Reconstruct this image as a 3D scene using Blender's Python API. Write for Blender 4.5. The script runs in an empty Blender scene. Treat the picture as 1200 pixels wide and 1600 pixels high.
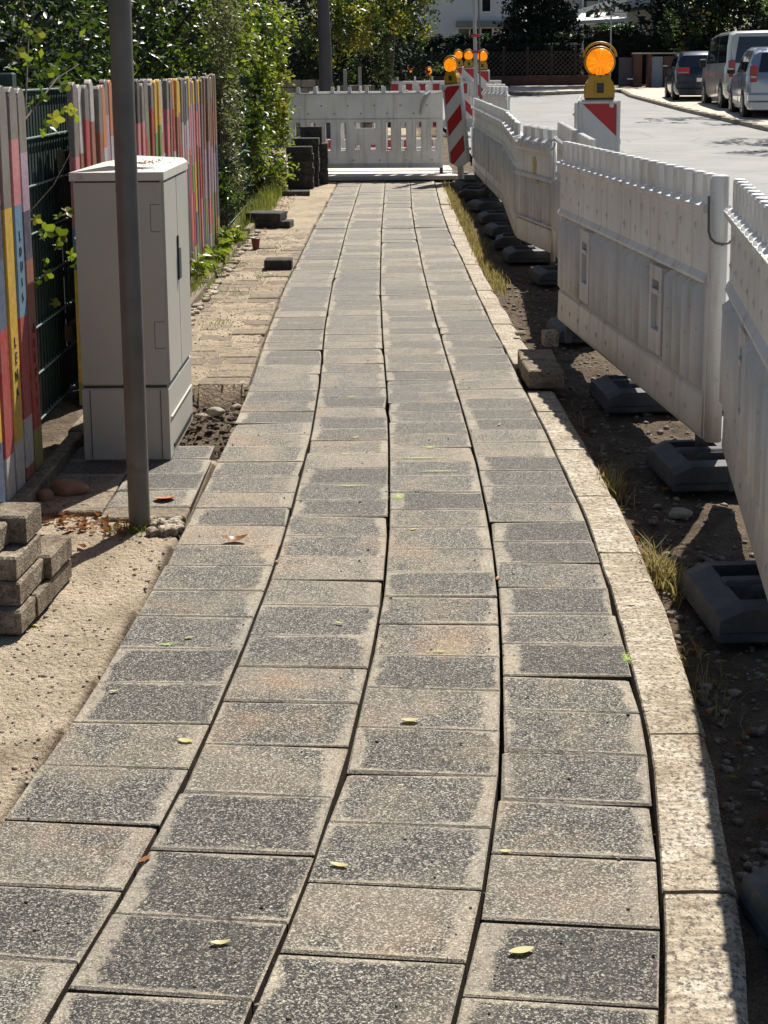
import bpy, bmesh, math, random
from mathutils import Vector, Matrix, noise as mnoise
rnd = random.Random(11)
S = bpy.context.scene
COL = S.collection
PI = math.pi
R = math.radians

# ---------------------------------------------------------------- camera
CAM_H = 1.40
F_PX = 2218.0
PITCH = math.atan(377 / F_PX)
cam_d = bpy.data.cameras.new('camera')
cam = bpy.data.objects.new('camera', cam_d)
COL.objects.link(cam)
cam_d.sensor_fit = 'VERTICAL'
cam_d.sensor_height = 36.0
cam_d.lens = 36.0 * F_PX / 1600.0
cam_d.shift_y = -305.0 / 1600.0
cam_d.clip_start = 0.05
cam_d.clip_end = 900
cam.matrix_world = Matrix.Translation((0, 0, CAM_H)) @ Matrix.Rotation(PI / 2 - PITCH, 4, 'X') @ Matrix.Rotation(-R(0.5), 4, 'Z')
S.camera = cam

# ---------------------------------------------------------------- sky, sun, exposure
SUN_AZ, SUN_EL = R(24), R(54.5)
w = bpy.data.worlds.new('World')
S.world = w
w.use_nodes = True
nt = w.node_tree
nt.nodes.clear()
sky = nt.nodes.new('ShaderNodeTexSky')
sky.sky_type = 'NISHITA'
sky.sun_disc = False
sky.sun_elevation = SUN_EL
sky.sun_rotation = SUN_AZ
bg = nt.nodes.new('ShaderNodeBackground')
bg.inputs['Strength'].default_value = 0.050
wo = nt.nodes.new('ShaderNodeOutputWorld')
nt.links.new(sky.outputs[0], bg.inputs['Color'])
nt.links.new(bg.outputs[0], wo.inputs['Surface'])
sd = bpy.data.lights.new('sun', 'SUN')
sd.energy = 5.0
sd.angle = R(0.5)
sd.color = (1.0, 0.945, 0.85)
sun = bpy.data.objects.new('sun', sd)
COL.objects.link(sun)
tosun = Vector((math.sin(SUN_AZ) * math.cos(SUN_EL), math.cos(SUN_AZ) * math.cos(SUN_EL), math.sin(SUN_EL)))
sun.rotation_euler = tosun.to_track_quat('Z', 'Y').to_euler()
S.view_settings.view_transform = 'Standard'
S.view_settings.look = 'None'
S.view_settings.exposure = 0.74
S.view_settings.gamma = 1.0
S.view_settings.use_curve_mapping = False
S.cycles.max_bounces = 8
S.cycles.transparent_max_bounces = 12

# ---------------------------------------------------------------- helpers
def prof(y):
    """height of the paved plane: nearly level, then climbing gently away from the camera"""
    return .009 * ((y - 11) + math.sqrt((y - 11) ** 2 + 9)) - .0036

def lerp(a, b, t): return a + (b - a) * t
def interp(x, tab):
    """piecewise linear through (x, value) pairs with linear extrapolation"""
    n = len(tab)
    i = 0
    while i < n - 2 and x > tab[i + 1][0]: i += 1
    (x0, y0), (x1, y1) = tab[i], tab[i + 1]
    return y0 + (y1 - y0) * (x - x0) / (x1 - x0)

class MB:
    def __init__(s):
        s.v = []; s.f = []; s.m = []; s.uv = {}; s.col = []
    def box(s, c, d, rz=0.0, m=0, taper=None, M=None):
        hx, hy, hz = d[0] / 2, d[1] / 2, d[2] / 2
        b = len(s.v)
        cr, sr = math.cos(rz), math.sin(rz)
        for z in (-hz, hz):
            tx = ty = 1.0
            if taper and z > 0: tx, ty = taper
            for x, y in ((-hx, -hy), (hx, -hy), (hx, hy), (-hx, hy)):
                x2, y2 = x * tx, y * ty
                p = Vector((c[0] + x2 * cr - y2 * sr, c[1] + x2 * sr + y2 * cr, c[2] + z))
                if M: p = M @ p
                s.v.append(tuple(p))
        for q in ((0, 3, 2, 1), (4, 5, 6, 7), (0, 1, 5, 4), (1, 2, 6, 5), (2, 3, 7, 6), (3, 0, 4, 7)):
            s.f.append(tuple(b + k for k in q)); s.m.append(m)
        return s
    def bbox(s, c, d, bev=.004, m=0, rz=0.0):
        """box with chamfered edges"""
        b = len(s.v)
        hx, hy, hz = d[0] / 2, d[1] / 2, d[2] / 2
        cr, sr = math.cos(rz), math.sin(rz)
        def ring(x, y, z):
            for X, Y in ((-x, -y), (x, -y), (x, y), (-x, y)):
                s.v.append((c[0] + X * cr - Y * sr, c[1] + X * sr + Y * cr, c[2] + z))
        ring(hx - bev, hy - bev, -hz); ring(hx, hy, -hz + bev); ring(hx, hy, hz - bev); ring(hx - bev, hy - bev, hz)
        s.f.append((b + 3, b + 2, b + 1, b)); s.m.append(m)
        s.f.append((b + 12, b + 13, b + 14, b + 15)); s.m.append(m)
        for L in range(3):
            for k in range(4):
                s.f.append((b + L * 4 + k, b + L * 4 + (k + 1) % 4, b + L * 4 + 4 + (k + 1) % 4, b + L * 4 + 4 + k)); s.m.append(m)
        return s
    def tube(s, pts, r, n=10, m=0, cap=True, closed=False):
        pts = [Vector(p) for p in pts]
        rr = r if isinstance(r, (list, tuple)) else [r] * len(pts)
        b = len(s.v); N = len(pts)
        up0 = None
        for i, p in enumerate(pts):
            if closed: d = pts[(i + 1) % N] - pts[i - 1]
            elif i == 0: d = pts[1] - p
            elif i == N - 1: d = p - pts[i - 1]
            else: d = pts[i + 1] - pts[i - 1]
            if d.length < 1e-9: d = Vector((0, 0, 1))
            d.normalize()
            if up0 is None:
                up0 = Vector((0, 0, 1)) if abs(d.z) < .9 else Vector((1, 0, 0))
            a = (up0 - d * up0.dot(d)).normalized()
            up0 = a
            c = d.cross(a)
            for k in range(n):
                t = 2 * PI * k / n
                s.v.append(tuple(p + (a * math.cos(t) + c * math.sin(t)) * rr[i]))
        for i in range(N if closed else N - 1):
            j = (i + 1) % N
            for k in range(n):
                s.f.append((b + i * n + k, b + i * n + (k + 1) % n, b + j * n + (k + 1) % n, b + j * n + k)); s.m.append(m)
        if cap and not closed:
            s.f.append(tuple(b + k for k in range(n))[::-1]); s.m.append(m)
            s.f.append(tuple(b + (N - 1) * n + k for k in range(n))); s.m.append(m)
        return s
    def prism(s, poly, y0, y1, m=0, M=None):
        """polygon in x,z extruded along y"""
        b = len(s.v); n = len(poly)
        for y in (y0, y1):
            for x, z in poly:
                p = Vector((x, y, z))
                if M: p = M @ p
                s.v.append(tuple(p))
        s.f.append(tuple(range(b, b + n))); s.m.append(m)
        s.f.append(tuple(range(b + 2 * n - 1, b + n - 1, -1))); s.m.append(m)
        for k in range(n):
            s.f.append((b + k, b + n + k, b + n + (k + 1) % n, b + (k + 1) % n)); s.m.append(m)
        return s
    def holes(s, x0, x1, z0, z1, hs, y0, y1, m=0):
        """plate in x,z from y0 to y1 with rectangular holes (hx0,hx1,hz0,hz1)"""
        xs = sorted({x0, x1, *[h[0] for h in hs], *[h[1] for h in hs]})
        zs = sorted({z0, z1, *[h[2] for h in hs], *[h[3] for h in hs]})
        nx, nz = len(xs), len(zs)
        b = len(s.v)
        for y in (y0, y1):
            for z in zs:
                for x in xs: s.v.append((x, y, z))
        def solid(i, j):
            if i < 0 or j < 0 or i >= nx - 1 or j >= nz - 1: return False
            cx, cz = (xs[i] + xs[i + 1]) / 2, (zs[j] + zs[j + 1]) / 2
            return not any(h[0] < cx < h[1] and h[2] < cz < h[3] for h in hs)
        V = lambda L, i, j: b + L * nx * nz + j * nx + i
        for j in range(nz - 1):
            for i in range(nx - 1):
                if not solid(i, j): continue
                s.f.append((V(0, i, j), V(0, i + 1, j), V(0, i + 1, j + 1), V(0, i, j + 1))); s.m.append(m)
                s.f.append((V(1, i, j), V(1, i, j + 1), V(1, i + 1, j + 1), V(1, i + 1, j))); s.m.append(m)
                if not solid(i - 1, j): s.f.append((V(0, i, j), V(0, i, j + 1), V(1, i, j + 1), V(1, i, j))); s.m.append(m)
                if not solid(i + 1, j): s.f.append((V(0, i + 1, j), V(1, i + 1, j), V(1, i + 1, j + 1), V(0, i + 1, j + 1))); s.m.append(m)
                if not solid(i, j - 1): s.f.append((V(0, i, j), V(1, i, j), V(1, i + 1, j), V(0, i + 1, j))); s.m.append(m)
                if not solid(i, j + 1): s.f.append((V(0, i, j + 1), V(0, i + 1, j + 1), V(1, i + 1, j + 1), V(1, i, j + 1))); s.m.append(m)
        return s
    def mesh(s, name, mats, smooth=False):
        me = bpy.data.meshes.new(name)
        me.from_pydata(s.v, [], s.f)
        if not isinstance(mats, (list, tuple)): mats = [mats]
        for mm in mats: me.materials.append(mm)
        if len(mats) > 1: me.polygons.foreach_set('material_index', s.m)
        if smooth: me.shade_smooth() if hasattr(me, 'shade_smooth') else None
        me.update()
        return me
    def build(s, name, mats, parent=None, smooth=False, loc=None, rz=None):
        return link(name, s.mesh(name, mats, smooth), parent, loc, rz)

def link(name, me, parent=None, loc=None, rz=None):
    o = bpy.data.objects.new(name, me)
    COL.objects.link(o)
    if parent: o.parent = parent
    if loc is not None: o.location = loc
    if rz is not None: o.rotation_euler = (0, 0, rz)
    return o

def tag(o, label=None, cat=None, group=None, kind=None):
    if label: o['label'] = label
    if cat: o['category'] = cat
    if group: o['group'] = group
    if kind: o['kind'] = kind
    return o

def thing(name, label, cat, loc=(0, 0, 0), rz=0, group=None):
    o = bpy.data.objects.new(name, None)
    o.empty_display_size = .1
    COL.objects.link(o)
    o.location = loc; o.rotation_euler = (0, 0, rz)
    return tag(o, label, cat, group)

def copy_tree(o, parent=None):
    c = o.copy(); COL.objects.link(c)
    if parent: c.parent = parent
    for ch in KIDS.get(o.name, []) if False else [k for k in COL.objects if k.parent == o]:
        copy_tree(ch, c)
    return c

def smooth_by_angle(o, ang=35):
    me = o.data
    me.polygons.foreach_set('use_smooth', [True] * len(me.polygons))
    try: me.set_sharp_from_angle(angle=R(ang))
    except Exception: pass
    return o

# ---------------------------------------------------------------- materials
class NT:
    def __init__(s, name):
        s.mat = bpy.data.materials.new(name); s.mat.use_nodes = True
        s.t = s.mat.node_tree; s.t.nodes.clear()
        s.out = s.t.nodes.new('ShaderNodeOutputMaterial')
        s.b = s.t.nodes.new('ShaderNodeBsdfPrincipled')
        s.t.links.new(s.b.outputs[0], s.out.inputs[0])
        s.co = None
    def n(s, typ, **kw):
        x = s.t.nodes.new(typ)
        for k, v in kw.items():
            if k in x.inputs.keys(): s.set(x.inputs[k], v)
            else: setattr(x, k, v)
        return x
    def set(s, inp, v):
        if isinstance(v, bpy.types.NodeSocket): s.t.links.new(v, inp)
        else:
            if hasattr(inp, 'default_value'):
                if inp.type == 'RGBA' and len(v) == 3: v = (*v, 1)
                inp.default_value = v
    def obj(s):
        return s.n('ShaderNodeTexCoord').outputs['Object']
    def pos(s):
        return s.n('ShaderNodeNewGeometry').outputs['Position']
    def noise(s, scale, detail=3, rough=.55, vec=None, dist=0.0):
        x = s.n('ShaderNodeTexNoise', Scale=scale, Detail=detail, Roughness=rough, Distortion=dist)
        s.set(x.inputs['Vector'], vec if vec is not None else s.pos())
        return x.outputs[0]
    def voro(s, scale, vec=None, feature='F1', out='Distance'):
        x = s.n('ShaderNodeTexVoronoi', Scale=scale); x.feature = feature
        s.set(x.inputs['Vector'], vec if vec is not None else s.pos())
        return x.outputs[out]
    def ramp(s, fac, stops, interp='LINEAR'):
        x = s.n('ShaderNodeValToRGB'); x.color_ramp.interpolation = interp
        e = x.color_ramp.elements
        while len(e) < len(stops): e.new(.5)
        for i, (p, c) in enumerate(stops):
            e[i].position = p
            if not isinstance(c, (tuple, list)): c = (c, c, c)
            e[i].color = (*c, 1) if len(c) == 3 else c
        s.set(x.inputs[0], fac)
        return x.outputs[0]
    def mix(s, fac, a, b, mode='MIX'):
        x = s.n('ShaderNodeMix'); x.data_type = 'RGBA'; x.blend_type = mode
        s.set(x.inputs[0], fac); s.set(x.inputs[6], a); s.set(x.inputs[7], b)
        return x.outputs[2]
    def math(s, op, a, b=None, c=None):
        x = s.n('ShaderNodeMath'); x.operation = op
        s.set(x.inputs[0], a)
        if b is not None: s.set(x.inputs[1], b)
        if c is not None: s.set(x.inputs[2], c)
        return x.outputs[0]
    def rng(s):
        return s.n('ShaderNodeObjectInfo').outputs['Random']
    def attr(s, name, out='Color'):
        x = s.n('ShaderNodeAttribute'); x.attribute_name = name
        return x.outputs[out]
    def bump(s, h, strength=.5, dist=.01, normal=None):
        x = s.n('ShaderNodeBump', Strength=strength, Distance=dist, Height=h)
        if normal is not None: s.set(x.inputs['Normal'], normal)
        return x.outputs[0]
    def fin(s, color=None, rough=.6, normal=None, metal=0.0, spec=None, **kw):
        if color is not None: s.set(s.b.inputs['Base Color'], color)
        s.set(s.b.inputs['Roughness'], rough)
        s.set(s.b.inputs['Metallic'], metal)
        if spec is not None: s.set(s.b.inputs['Specular IOR Level'], spec)
        if normal is not None: s.set(s.b.inputs['Normal'], normal)
        for k, v in kw.items(): s.set(s.b.inputs[k], v)
        return s.mat

M = {}
def mat_slab():
    n = NT('slab_concrete')
    P = n.pos(); rv = n.rng()
    # exposed grain a few millimetres across: dark chips, mid grey, a few pale ones, contrast raised to mimic glints and shadows
    st = n.n('ShaderNodeMapping'); n.set(st.inputs[0], P); st.inputs['Scale'].default_value = (.72, 1.0, 1.0)
    ga = n.noise(330, 3, .62, st.outputs[0], .8)
    v1 = n.n('ShaderNodeTexVoronoi', Scale=340.0); n.set(v1.inputs['Vector'], P)
    g = n.n('ShaderNodeSeparateColor'); n.set(g.inputs[0], v1.outputs['Color'])
    gk = n.math('ADD', n.math('MULTIPLY', ga, .72), n.math('MULTIPLY', g.outputs[0], .28))
    tone = n.math('MULTIPLY', n.math('SUBTRACT', n.rng(), .5), .07)
    gk2 = n.math('ADD', gk, tone)
    grain = n.ramp(gk2, [(.38, (.008, .008, .008)), (.485, (.024, .023, .022)), (.54, (.095, .088, .077)), (.62, (.31, .287, .245)), (.73, (.62, .575, .50))])
    base = n.mix(n.ramp(n.noise(45, 3, .7, P), [(.40, .0), (.72, .26)]), grain, (.18, .165, .145))
    # laitance rim and sand swept over from the joints
    uv = n.n('ShaderNodeUVMap').outputs[0]
    sp = n.n('ShaderNodeSeparateXYZ'); n.set(sp.inputs[0], uv)
    u, v = sp.outputs[0], sp.outputs[1]
    offs = n.math('MULTIPLY', n.math('SUBTRACT', rv, .5), .05)
    du = n.math('MINIMUM', n.math('ADD', n.math('MULTIPLY', u, .30), offs), n.math('SUBTRACT', n.math('MULTIPLY', n.math('SUBTRACT', 1.0, u), .30), offs))
    dv = n.math('MINIMUM', n.math('MULTIPLY', v, .20), n.math('MULTIPLY', n.math('SUBTRACT', 1.0, v), .20))
    dv = n.math('MULTIPLY', dv, 2.0)
    d = n.math('MINIMUM', du, dv)
    wob = n.math('MULTIPLY', n.math('SUBTRACT', n.noise(34, 4, .75, P), .5), .040)
    wob2 = n.math('MULTIPLY', n.math('SUBTRACT', n.noise(7, 2, .6, P), .5), .075)
    d = n.math('ADD', n.math('ADD', d, wob), wob2)
    rim = n.ramp(n.math('ADD', d, n.math('MULTIPLY', g.outputs[2], .008)), [(.011, 1.0), (.023, 0.0)])
    sandn = n.noise(4.2, 4, .62, P, .6)
    thr = n.math('MULTIPLY_ADD', n.math('POWER', rv, 1.8), .34, -.07)
    sand = n.ramp(n.math('ADD', sandn, thr), [(.58, 0.0), (.80, .75)])
    sandc = n.ramp(n.noise(2.3, 3, .6, P), [(.3, (.33, .28, .21)), (.52, (.42, .345, .245)), (.64, (.56, .36, .20))])
    sandc = n.mix(.52, sandc, grain)
    rimc = n.mix(.60, grain, n.ramp(n.noise(6, 3, .6, P), [(.35, (.44, .385, .305)), (.65, (.62, .54, .42))]))
    # the farther rows blend towards a paler grey-tan
    py = n.n('ShaderNodeSeparateXYZ'); n.set(py.inputs[0], P)
    far = n.ramp(n.math('DIVIDE', py.outputs[1], 20.0), [(.18, 0.0), (.44, .30)])
    brk = n.ramp(n.noise(75, 4, .75, P), [(.36, .35), (.52, 1.0)])
    c = n.mix(n.math('MULTIPLY', n.math('MULTIPLY', rim, .95), brk), base, rimc)
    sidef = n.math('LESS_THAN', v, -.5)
    c = n.mix(sand, c, sandc)
    c = n.mix(far, c, (.245, .222, .187))
    # tonal difference from slab to slab
    c = n.mix(1.0, c, n.ramp(n.noise(.9, 1, .5, P), [(.3, (.86, .87, .89)), (.5, (1.0, .985, .96)), (.7, (1.1, 1.07, 1.02))]), 'MULTIPLY')
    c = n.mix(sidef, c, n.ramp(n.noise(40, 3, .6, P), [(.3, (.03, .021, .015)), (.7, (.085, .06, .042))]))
    h = n.math('ADD', n.math('MULTIPLY', gk, 1.6), n.math('MULTIPLY', n.noise(120, 3, .7, P), .5))
    nb = n.bump(h, .8, .005)
    nb = n.bump(n.noise(14, 3, .6, P), .25, .01, nb)
    return n.fin(c, n.ramp(g.outputs[1], [(0, .45), (1, .8)]), nb, spec=.45)
M['slab'] = mat_slab()

def mat_block(name, ca, cb, cc):
    n = NT(name); P = n.pos()
    c = n.ramp(n.noise(14, 5, .7, P, .5), [(.32, ca), (.5, cb), (.68, cc)])
    c = n.mix(n.ramp(n.noise(55, 4, .75, P), [(.50, 0.0), (.62, .7)]), c, tuple(x * .45 for x in ca))
    c = n.mix(.55, c, n.ramp(n.noise(260, 2, .6, P), [(.3, .03), (.75, .5)]), 'OVERLAY')
    c = n.mix(1.0, c, n.ramp(n.rng(), [(0, .75), (1, 1.15)]), 'MULTIPLY')
    h = n.math('ADD', n.noise(160, 3, .7, P), n.math('MULTIPLY', n.noise(20, 4, .6, P), 2.0))
    return n.fin(c, .9, n.bump(h, .9, .010))
M['block'] = mat_block('stacked_block_concrete', (.22, .16, .105), (.38, .305, .215), (.52, .44, .33))
M['block_dark'] = mat_block('dark_block_concrete', (.05, .05, .05), (.085, .08, .075), (.16, .14, .12))
M['old_paver'] = mat_block('old_paver_concrete', (.26, .21, .15), (.44, .35, .245), (.22, .20, .175))

def mat_kerb():
    n = NT('kerb_stone'); P = n.pos()
    c = n.ramp(n.noise(5, 5, .65, P, .4), [(.32, (.30, .245, .17)), (.48, (.50, .43, .33)), (.66, (.60, .545, .45))])
    pits = n.ramp(n.noise(95, 4, .75, P), [(.40, .18), (.52, 1.0)])
    c = n.mix(1.0, c, pits, 'MULTIPLY')
    str_ = n.n('ShaderNodeMapping'); n.set(str_.inputs[0], P); str_.inputs['Scale'].default_value = (9, 55, 9); str_.inputs['Rotation'].default_value = (0, 0, .3)
    c = n.mix(n.ramp(n.noise(1, 4, .6, str_.outputs[0]), [(.42, 0.0), (.60, .55)]), c, (.20, .155, .10))
    c = n.mix(.35, c, n.ramp(n.noise(300, 2, .6, P), [(.3, .05), (.7, .7)]), 'OVERLAY')
    h = n.math('ADD', n.noise(90, 4, .7, P), n.math('MULTIPLY', n.noise(11, 4, .6, P), 3.0))
    return n.fin(c, .85, n.bump(h, .8, .008))
M['kerb'] = mat_kerb()

def mat_ground():
    n = NT('sandy_soil'); P = n.pos()
    sx = n.n('ShaderNodeSeparateXYZ'); n.set(sx.inputs[0], P)
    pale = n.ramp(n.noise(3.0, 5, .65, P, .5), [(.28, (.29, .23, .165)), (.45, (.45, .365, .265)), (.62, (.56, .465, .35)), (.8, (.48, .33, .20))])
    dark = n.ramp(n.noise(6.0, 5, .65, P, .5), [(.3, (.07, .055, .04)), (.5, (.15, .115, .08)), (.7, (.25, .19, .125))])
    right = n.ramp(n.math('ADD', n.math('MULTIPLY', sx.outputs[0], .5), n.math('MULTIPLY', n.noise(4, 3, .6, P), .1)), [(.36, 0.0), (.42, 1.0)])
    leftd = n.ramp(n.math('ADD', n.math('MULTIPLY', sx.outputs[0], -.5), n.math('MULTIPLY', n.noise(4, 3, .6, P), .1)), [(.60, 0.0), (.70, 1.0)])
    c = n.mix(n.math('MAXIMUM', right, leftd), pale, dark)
    soil_amt = n.attr('soil')  # amount of bare soil stored on the mesh
    c = n.mix(soil_amt, c, n.ramp(n.noise(12, 4, .6, P), [(.3, (.075, .055, .038)), (.7, (.19, .14, .095))]))
    crumbs = n.ramp(n.voro(130, P), [(.12, .30), (.3, 1.0)])
    spread = n.ramp(n.noise(9, 3, .7, P), [(.42, 0.0), (.56, 1.0)])
    c = n.mix(spread, c, n.mix(1.0, c, crumbs, 'MULTIPLY'))
    c = n.mix(.55, c, n.ramp(n.noise(240, 3, .7, P), [(.3, .04), (.7, .8)]), 'OVERLAY')
    h = n.math('ADD', n.math('MULTIPLY', n.noise(110, 4, .75, P), 1.6), n.math('MULTIPLY', n.noise(34, 5, .7, P), 1.8))
    h = n.math('SUBTRACT', h, n.math('MULTIPLY', n.voro(60, P), .9))
    return n.fin(c, .95, n.bump(h, .9, .012), spec=.2)
M['ground'] = mat_ground()

def mat_asphalt():
    n = NT('worn_asphalt'); P = n.pos()
    c = n.ramp(n.noise(.9, 4, .6, P), [(.3, (.175, .175, .172)), (.7, (.25, .248, .24))])
    c = n.mix(.45, c, n.ramp(n.noise(150, 3, .7, P), [(.3, .08), (.7, .75)]), 'OVERLAY')
    c = n.mix(n.ramp(n.noise(2.2, 4, .7, P, 1.), [(.62, 0.0), (.72, .35)]), c, (.12, .12, .12))
    tr = n.n('ShaderNodeMapping'); n.set(tr.inputs[0], P); tr.inputs['Scale'].default_value = (1.6, .06, 1)
    c = n.mix(n.ramp(n.noise(1, 3, .6, tr.outputs[0]), [(.52, 0.0), (.70, .30)]), c, (.15, .148, .142))
    ck = n.voro(.55, n.mix(.12, P, n.n('ShaderNodeTexNoise', Scale=2.0).outputs['Color']), 'DISTANCE_TO_EDGE')
    c = n.mix(n.ramp(ck, [(.004, .55), (.010, 0.0)]), c, (.07, .07, .068))
    return n.fin(c, .75, n.bump(n.noise(120, 3, .7, P), .5, .005), spec=.4)
M['asphalt'] = mat_asphalt()
def mat_paving_far():
    n = NT('pale_paving'); P = n.pos()
    br = n.n('ShaderNodeTexBrick', Scale=1.0); n.set(br.inputs['Vector'], P)
    br.inputs['Color1'].default_value = (.42, .36, .29, 1); br.inputs['Color2'].default_value = (.50, .43, .35, 1); br.inputs['Mortar'].default_value = (.28, .23, .18, 1)
    br.inputs['Mortar Size'].default_value = .008; br.inputs['Brick Width'].default_value = .3; br.inputs['Row Height'].default_value = .3
    c = n.mix(.3, br.outputs[0], n.ramp(n.noise(3, 4, .6, P), [(.3, .35), (.7, .8)]), 'OVERLAY')
    return n.fin(c, .85, n.bump(n.noise(40, 3, .6, P), .3, .01))
M['paving'] = mat_paving_far()

def mat_plain(name, col, rough=.5, var=.12, scale=6.0, metal=0.0, bump=.1, bscale=60, spec=None, dirt=None):
    n = NT(name); P = n.obj()
    lo = tuple(max(0, x * (1 - var)) for x in col); hi = tuple(min(1, x * (1 + var)) for x in col)
    c = n.ramp(n.noise(scale, 4, .6, P), [(.3, lo), (.7, hi)])
    if dirt: c = n.mix(n.ramp(n.noise(dirt[1], 5, .7, P, .4), [(dirt[2], 0.0), (dirt[2] + .2, dirt[3])]), c, dirt[0])
    return n.fin(c, rough, n.bump(n.noise(bscale, 3, .6, P), bump, .004), metal, spec)

def mat_plastic():
    n = NT('weathered_white_plastic'); P = n.pos(); O = n.obj()
    c = n.ramp(n.noise(3, 4, .6, P), [(.3, (.68, .68, .67)), (.7, (.80, .80, .785))])
    so = n.n('ShaderNodeSeparateXYZ'); n.set(so.inputs[0], P)
    st = n.n('ShaderNodeMapping'); n.set(st.inputs[0], P); st.inputs['Scale'].default_value = (14, 14, 1.2)
    c = n.mix(n.ramp(n.noise(1, 4, .6, st.outputs[0]), [(.52, 0.0), (.70, .50)]), c, (.36, .29, .20))
    # splash dirt low on the panels
    lowd = n.ramp(n.math('ADD', so.outputs[2], n.math('MULTIPLY', n.noise(8, 3, .6, P), .3)), [(.25, .5), (.55, 0.0)])
    c = n.mix(lowd, c, (.40, .31, .21))
    c = n.mix(n.ramp(n.noise(40, 3, .7, P), [(.62, 0.0), (.72, .35)]), c, (.22, .18, .13))
    n.fin(c, .42, n.bump(n.noise(30, 3, .6, P), .12, .004), spec=.4)
    t = n.n('ShaderNodeBsdfTranslucent'); n.set(t.inputs[0], n.mix(1.0, c, (1.0, 1.0, 1.0), 'MULTIPLY'))
    mx = n.n('ShaderNodeMixShader'); mx.inputs[0].default_value = .22
    n.t.links.new(n.b.outputs[0], mx.inputs[1]); n.t.links.new(t.outputs[0], mx.inputs[2])
    n.t.links.new(mx.outputs[0], n.out.inputs[0])
    return n.mat
M['plastic'] = mat_plastic()
def mat_rubber():
    n = NT('recycled_black_rubber'); P = n.obj()
    c = n.ramp(n.noise(9, 5, .65, P), [(.35, (.030, .032, .036)), (.56, (.060, .060, .062)), (.74, (.16, .14, .115))])
    return n.fin(c, .62, n.bump(n.noise(70, 4, .7, P), .5, .006), spec=.4)
M['rubber'] = mat_rubber()
M['cabinet'] = mat_plain('light_grey_cabinet_plastic', (.43, .42, .375), .5, .05, 3, bump=.15, bscale=220, dirt=((.33, .28, .2), 2.5, .62, .5))
M['cabinet_lid'] = mat_plain('pale_cabinet_lid', (.55, .53, .47), .6, .08, 5, bump=.2, bscale=150, dirt=((.25, .17, .09), 30, .56, .8))
M['black_plastic'] = mat_plain('black_plastic', (.02, .02, .02), .4)
M['pole'] = mat_plain('grey_brown_painted_steel', (.115, .106, .098), .45, .18, 8, bump=.1, dirt=((.05, .03, .025), 12, .6, .6), spec=.5)
M['galv'] = mat_plain('galvanised_steel', (.36, .37, .38), .42, .12, 30, metal=.7, bump=.05)
M['dark_steel'] = mat_plain('dark_steel_wire', (.10, .10, .095), .4, .15, 20, metal=.4)
M['dark_post'] = mat_plain('dark_lamp_post_paint', (.055, .055, .065), .6, .15, 5)
M['wire_green'] = mat_plain('green_coated_wire', (.018, .045, .036), .45, .1, 20, spec=.6)
M['wire_lit'] = mat_plain('sunlit_green_coated_wire', (.16, .23, .21), .4, .1, 20, spec=.6)  # same green wire, sunlight put into a paler colour
M['strip_green'] = mat_plain('dark_green_privacy_strip', (.003, .020, .018), .75, .15, 3)
M['red'] = mat_plain('red_reflective_film', (.42, .012, .022), .35, .08, 8, bump=.03)
M['white_film'] = mat_plain('white_reflective_film', (.62, .61, .59), .35, .06, 8, bump=.03, dirt=((.42, .38, .3), 9, .6, .4))
M['grey_film'] = mat_plain('pale_grey_reflective_film', (.45, .45, .44), .35, .06, 8, bump=.03)
M['yellow_plastic'] = mat_plain('yellow_lamp_housing', (.44, .25, .012), .45, .1, 8, dirt=((.2, .13, .03), 14, .55, .5))
def mat_lens():
    n = NT('amber_lens')
    O = n.obj()
    nm = n.bump(n.voro(160, O), .3, .002)
    t = n.n('ShaderNodeBsdfTranslucent'); n.set(t.inputs[0], (1.0, .42, .02)); n.set(t.inputs['Normal'], nm)
    so = n.n('ShaderNodeSeparateXYZ'); n.set(so.inputs[0], O)
    zz = n.math('SUBTRACT', so.outputs[2], 1.44)
    an = n.math('ARCTAN2', zz, so.outputs[0])
    cv = n.n('ShaderNodeCombineXYZ'); n.set(cv.inputs[0], n.math('MULTIPLY', an, 2.0)); n.set(cv.inputs[1], n.math('MULTIPLY', zz, 6.0))
    hue = n.ramp(n.math('ADD', n.math('MULTIPLY', n.noise(2.2, 3, .6, cv.outputs[0]), .7), n.math('MULTIPLY', n.noise(16, 2, .5, O), .3)), [(.36, (.98, .30, .006)), (.5, (1.0, .50, .015)), (.62, (1.0, .74, .06))])
    n.set(t.inputs[0], hue)
    n.fin(hue, .18, nm, spec=.6)
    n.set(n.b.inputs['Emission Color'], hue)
    n.b.inputs['Emission Strength'].default_value = .30  # weak glow stands in for sun shining through the lens
    mx = n.n('ShaderNodeMixShader'); mx.inputs[0].default_value = .6
    n.t.links.new(n.b.outputs[0], mx.inputs[1]); n.t.links.new(t.outputs[0], mx.inputs[2])
    n.t.links.new(mx.outputs[0], n.out.inputs[0])
    return n.mat
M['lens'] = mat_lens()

def mat_leaf(name, cols, trans, dark=.0, tw=.45, rough=.38, scale=1.3):
    n = NT(name); P = n.pos()
    g = n.n('ShaderNodeNewGeometry')
    rp = g.outputs['Random Per Island']
    k = n.math('ADD', n.math('MULTIPLY', rp, .55), n.math('MULTIPLY', n.noise(scale, 3, .6, P), .5))
    m = len(cols)
    c = n.ramp(k, [(.15 + .7 * i / (m - 1), cc) for i, cc in enumerate(cols)])
    n.fin(c, rough, spec=.5)
    t = n.n('ShaderNodeBsdfTranslucent'); n.set(t.inputs[0], n.mix(.5, n.mix(1.0, c, trans, 'MULTIPLY'), trans))
    mx = n.n('ShaderNodeMixShader'); mx.inputs[0].default_value = tw
    n.t.links.new(n.b.outputs[0], mx.inputs[1]); n.t.links.new(t.outputs[0], mx.inputs[2])
    n.t.links.new(mx.outputs[0], n.out.inputs[0])
    return n.mat
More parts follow.
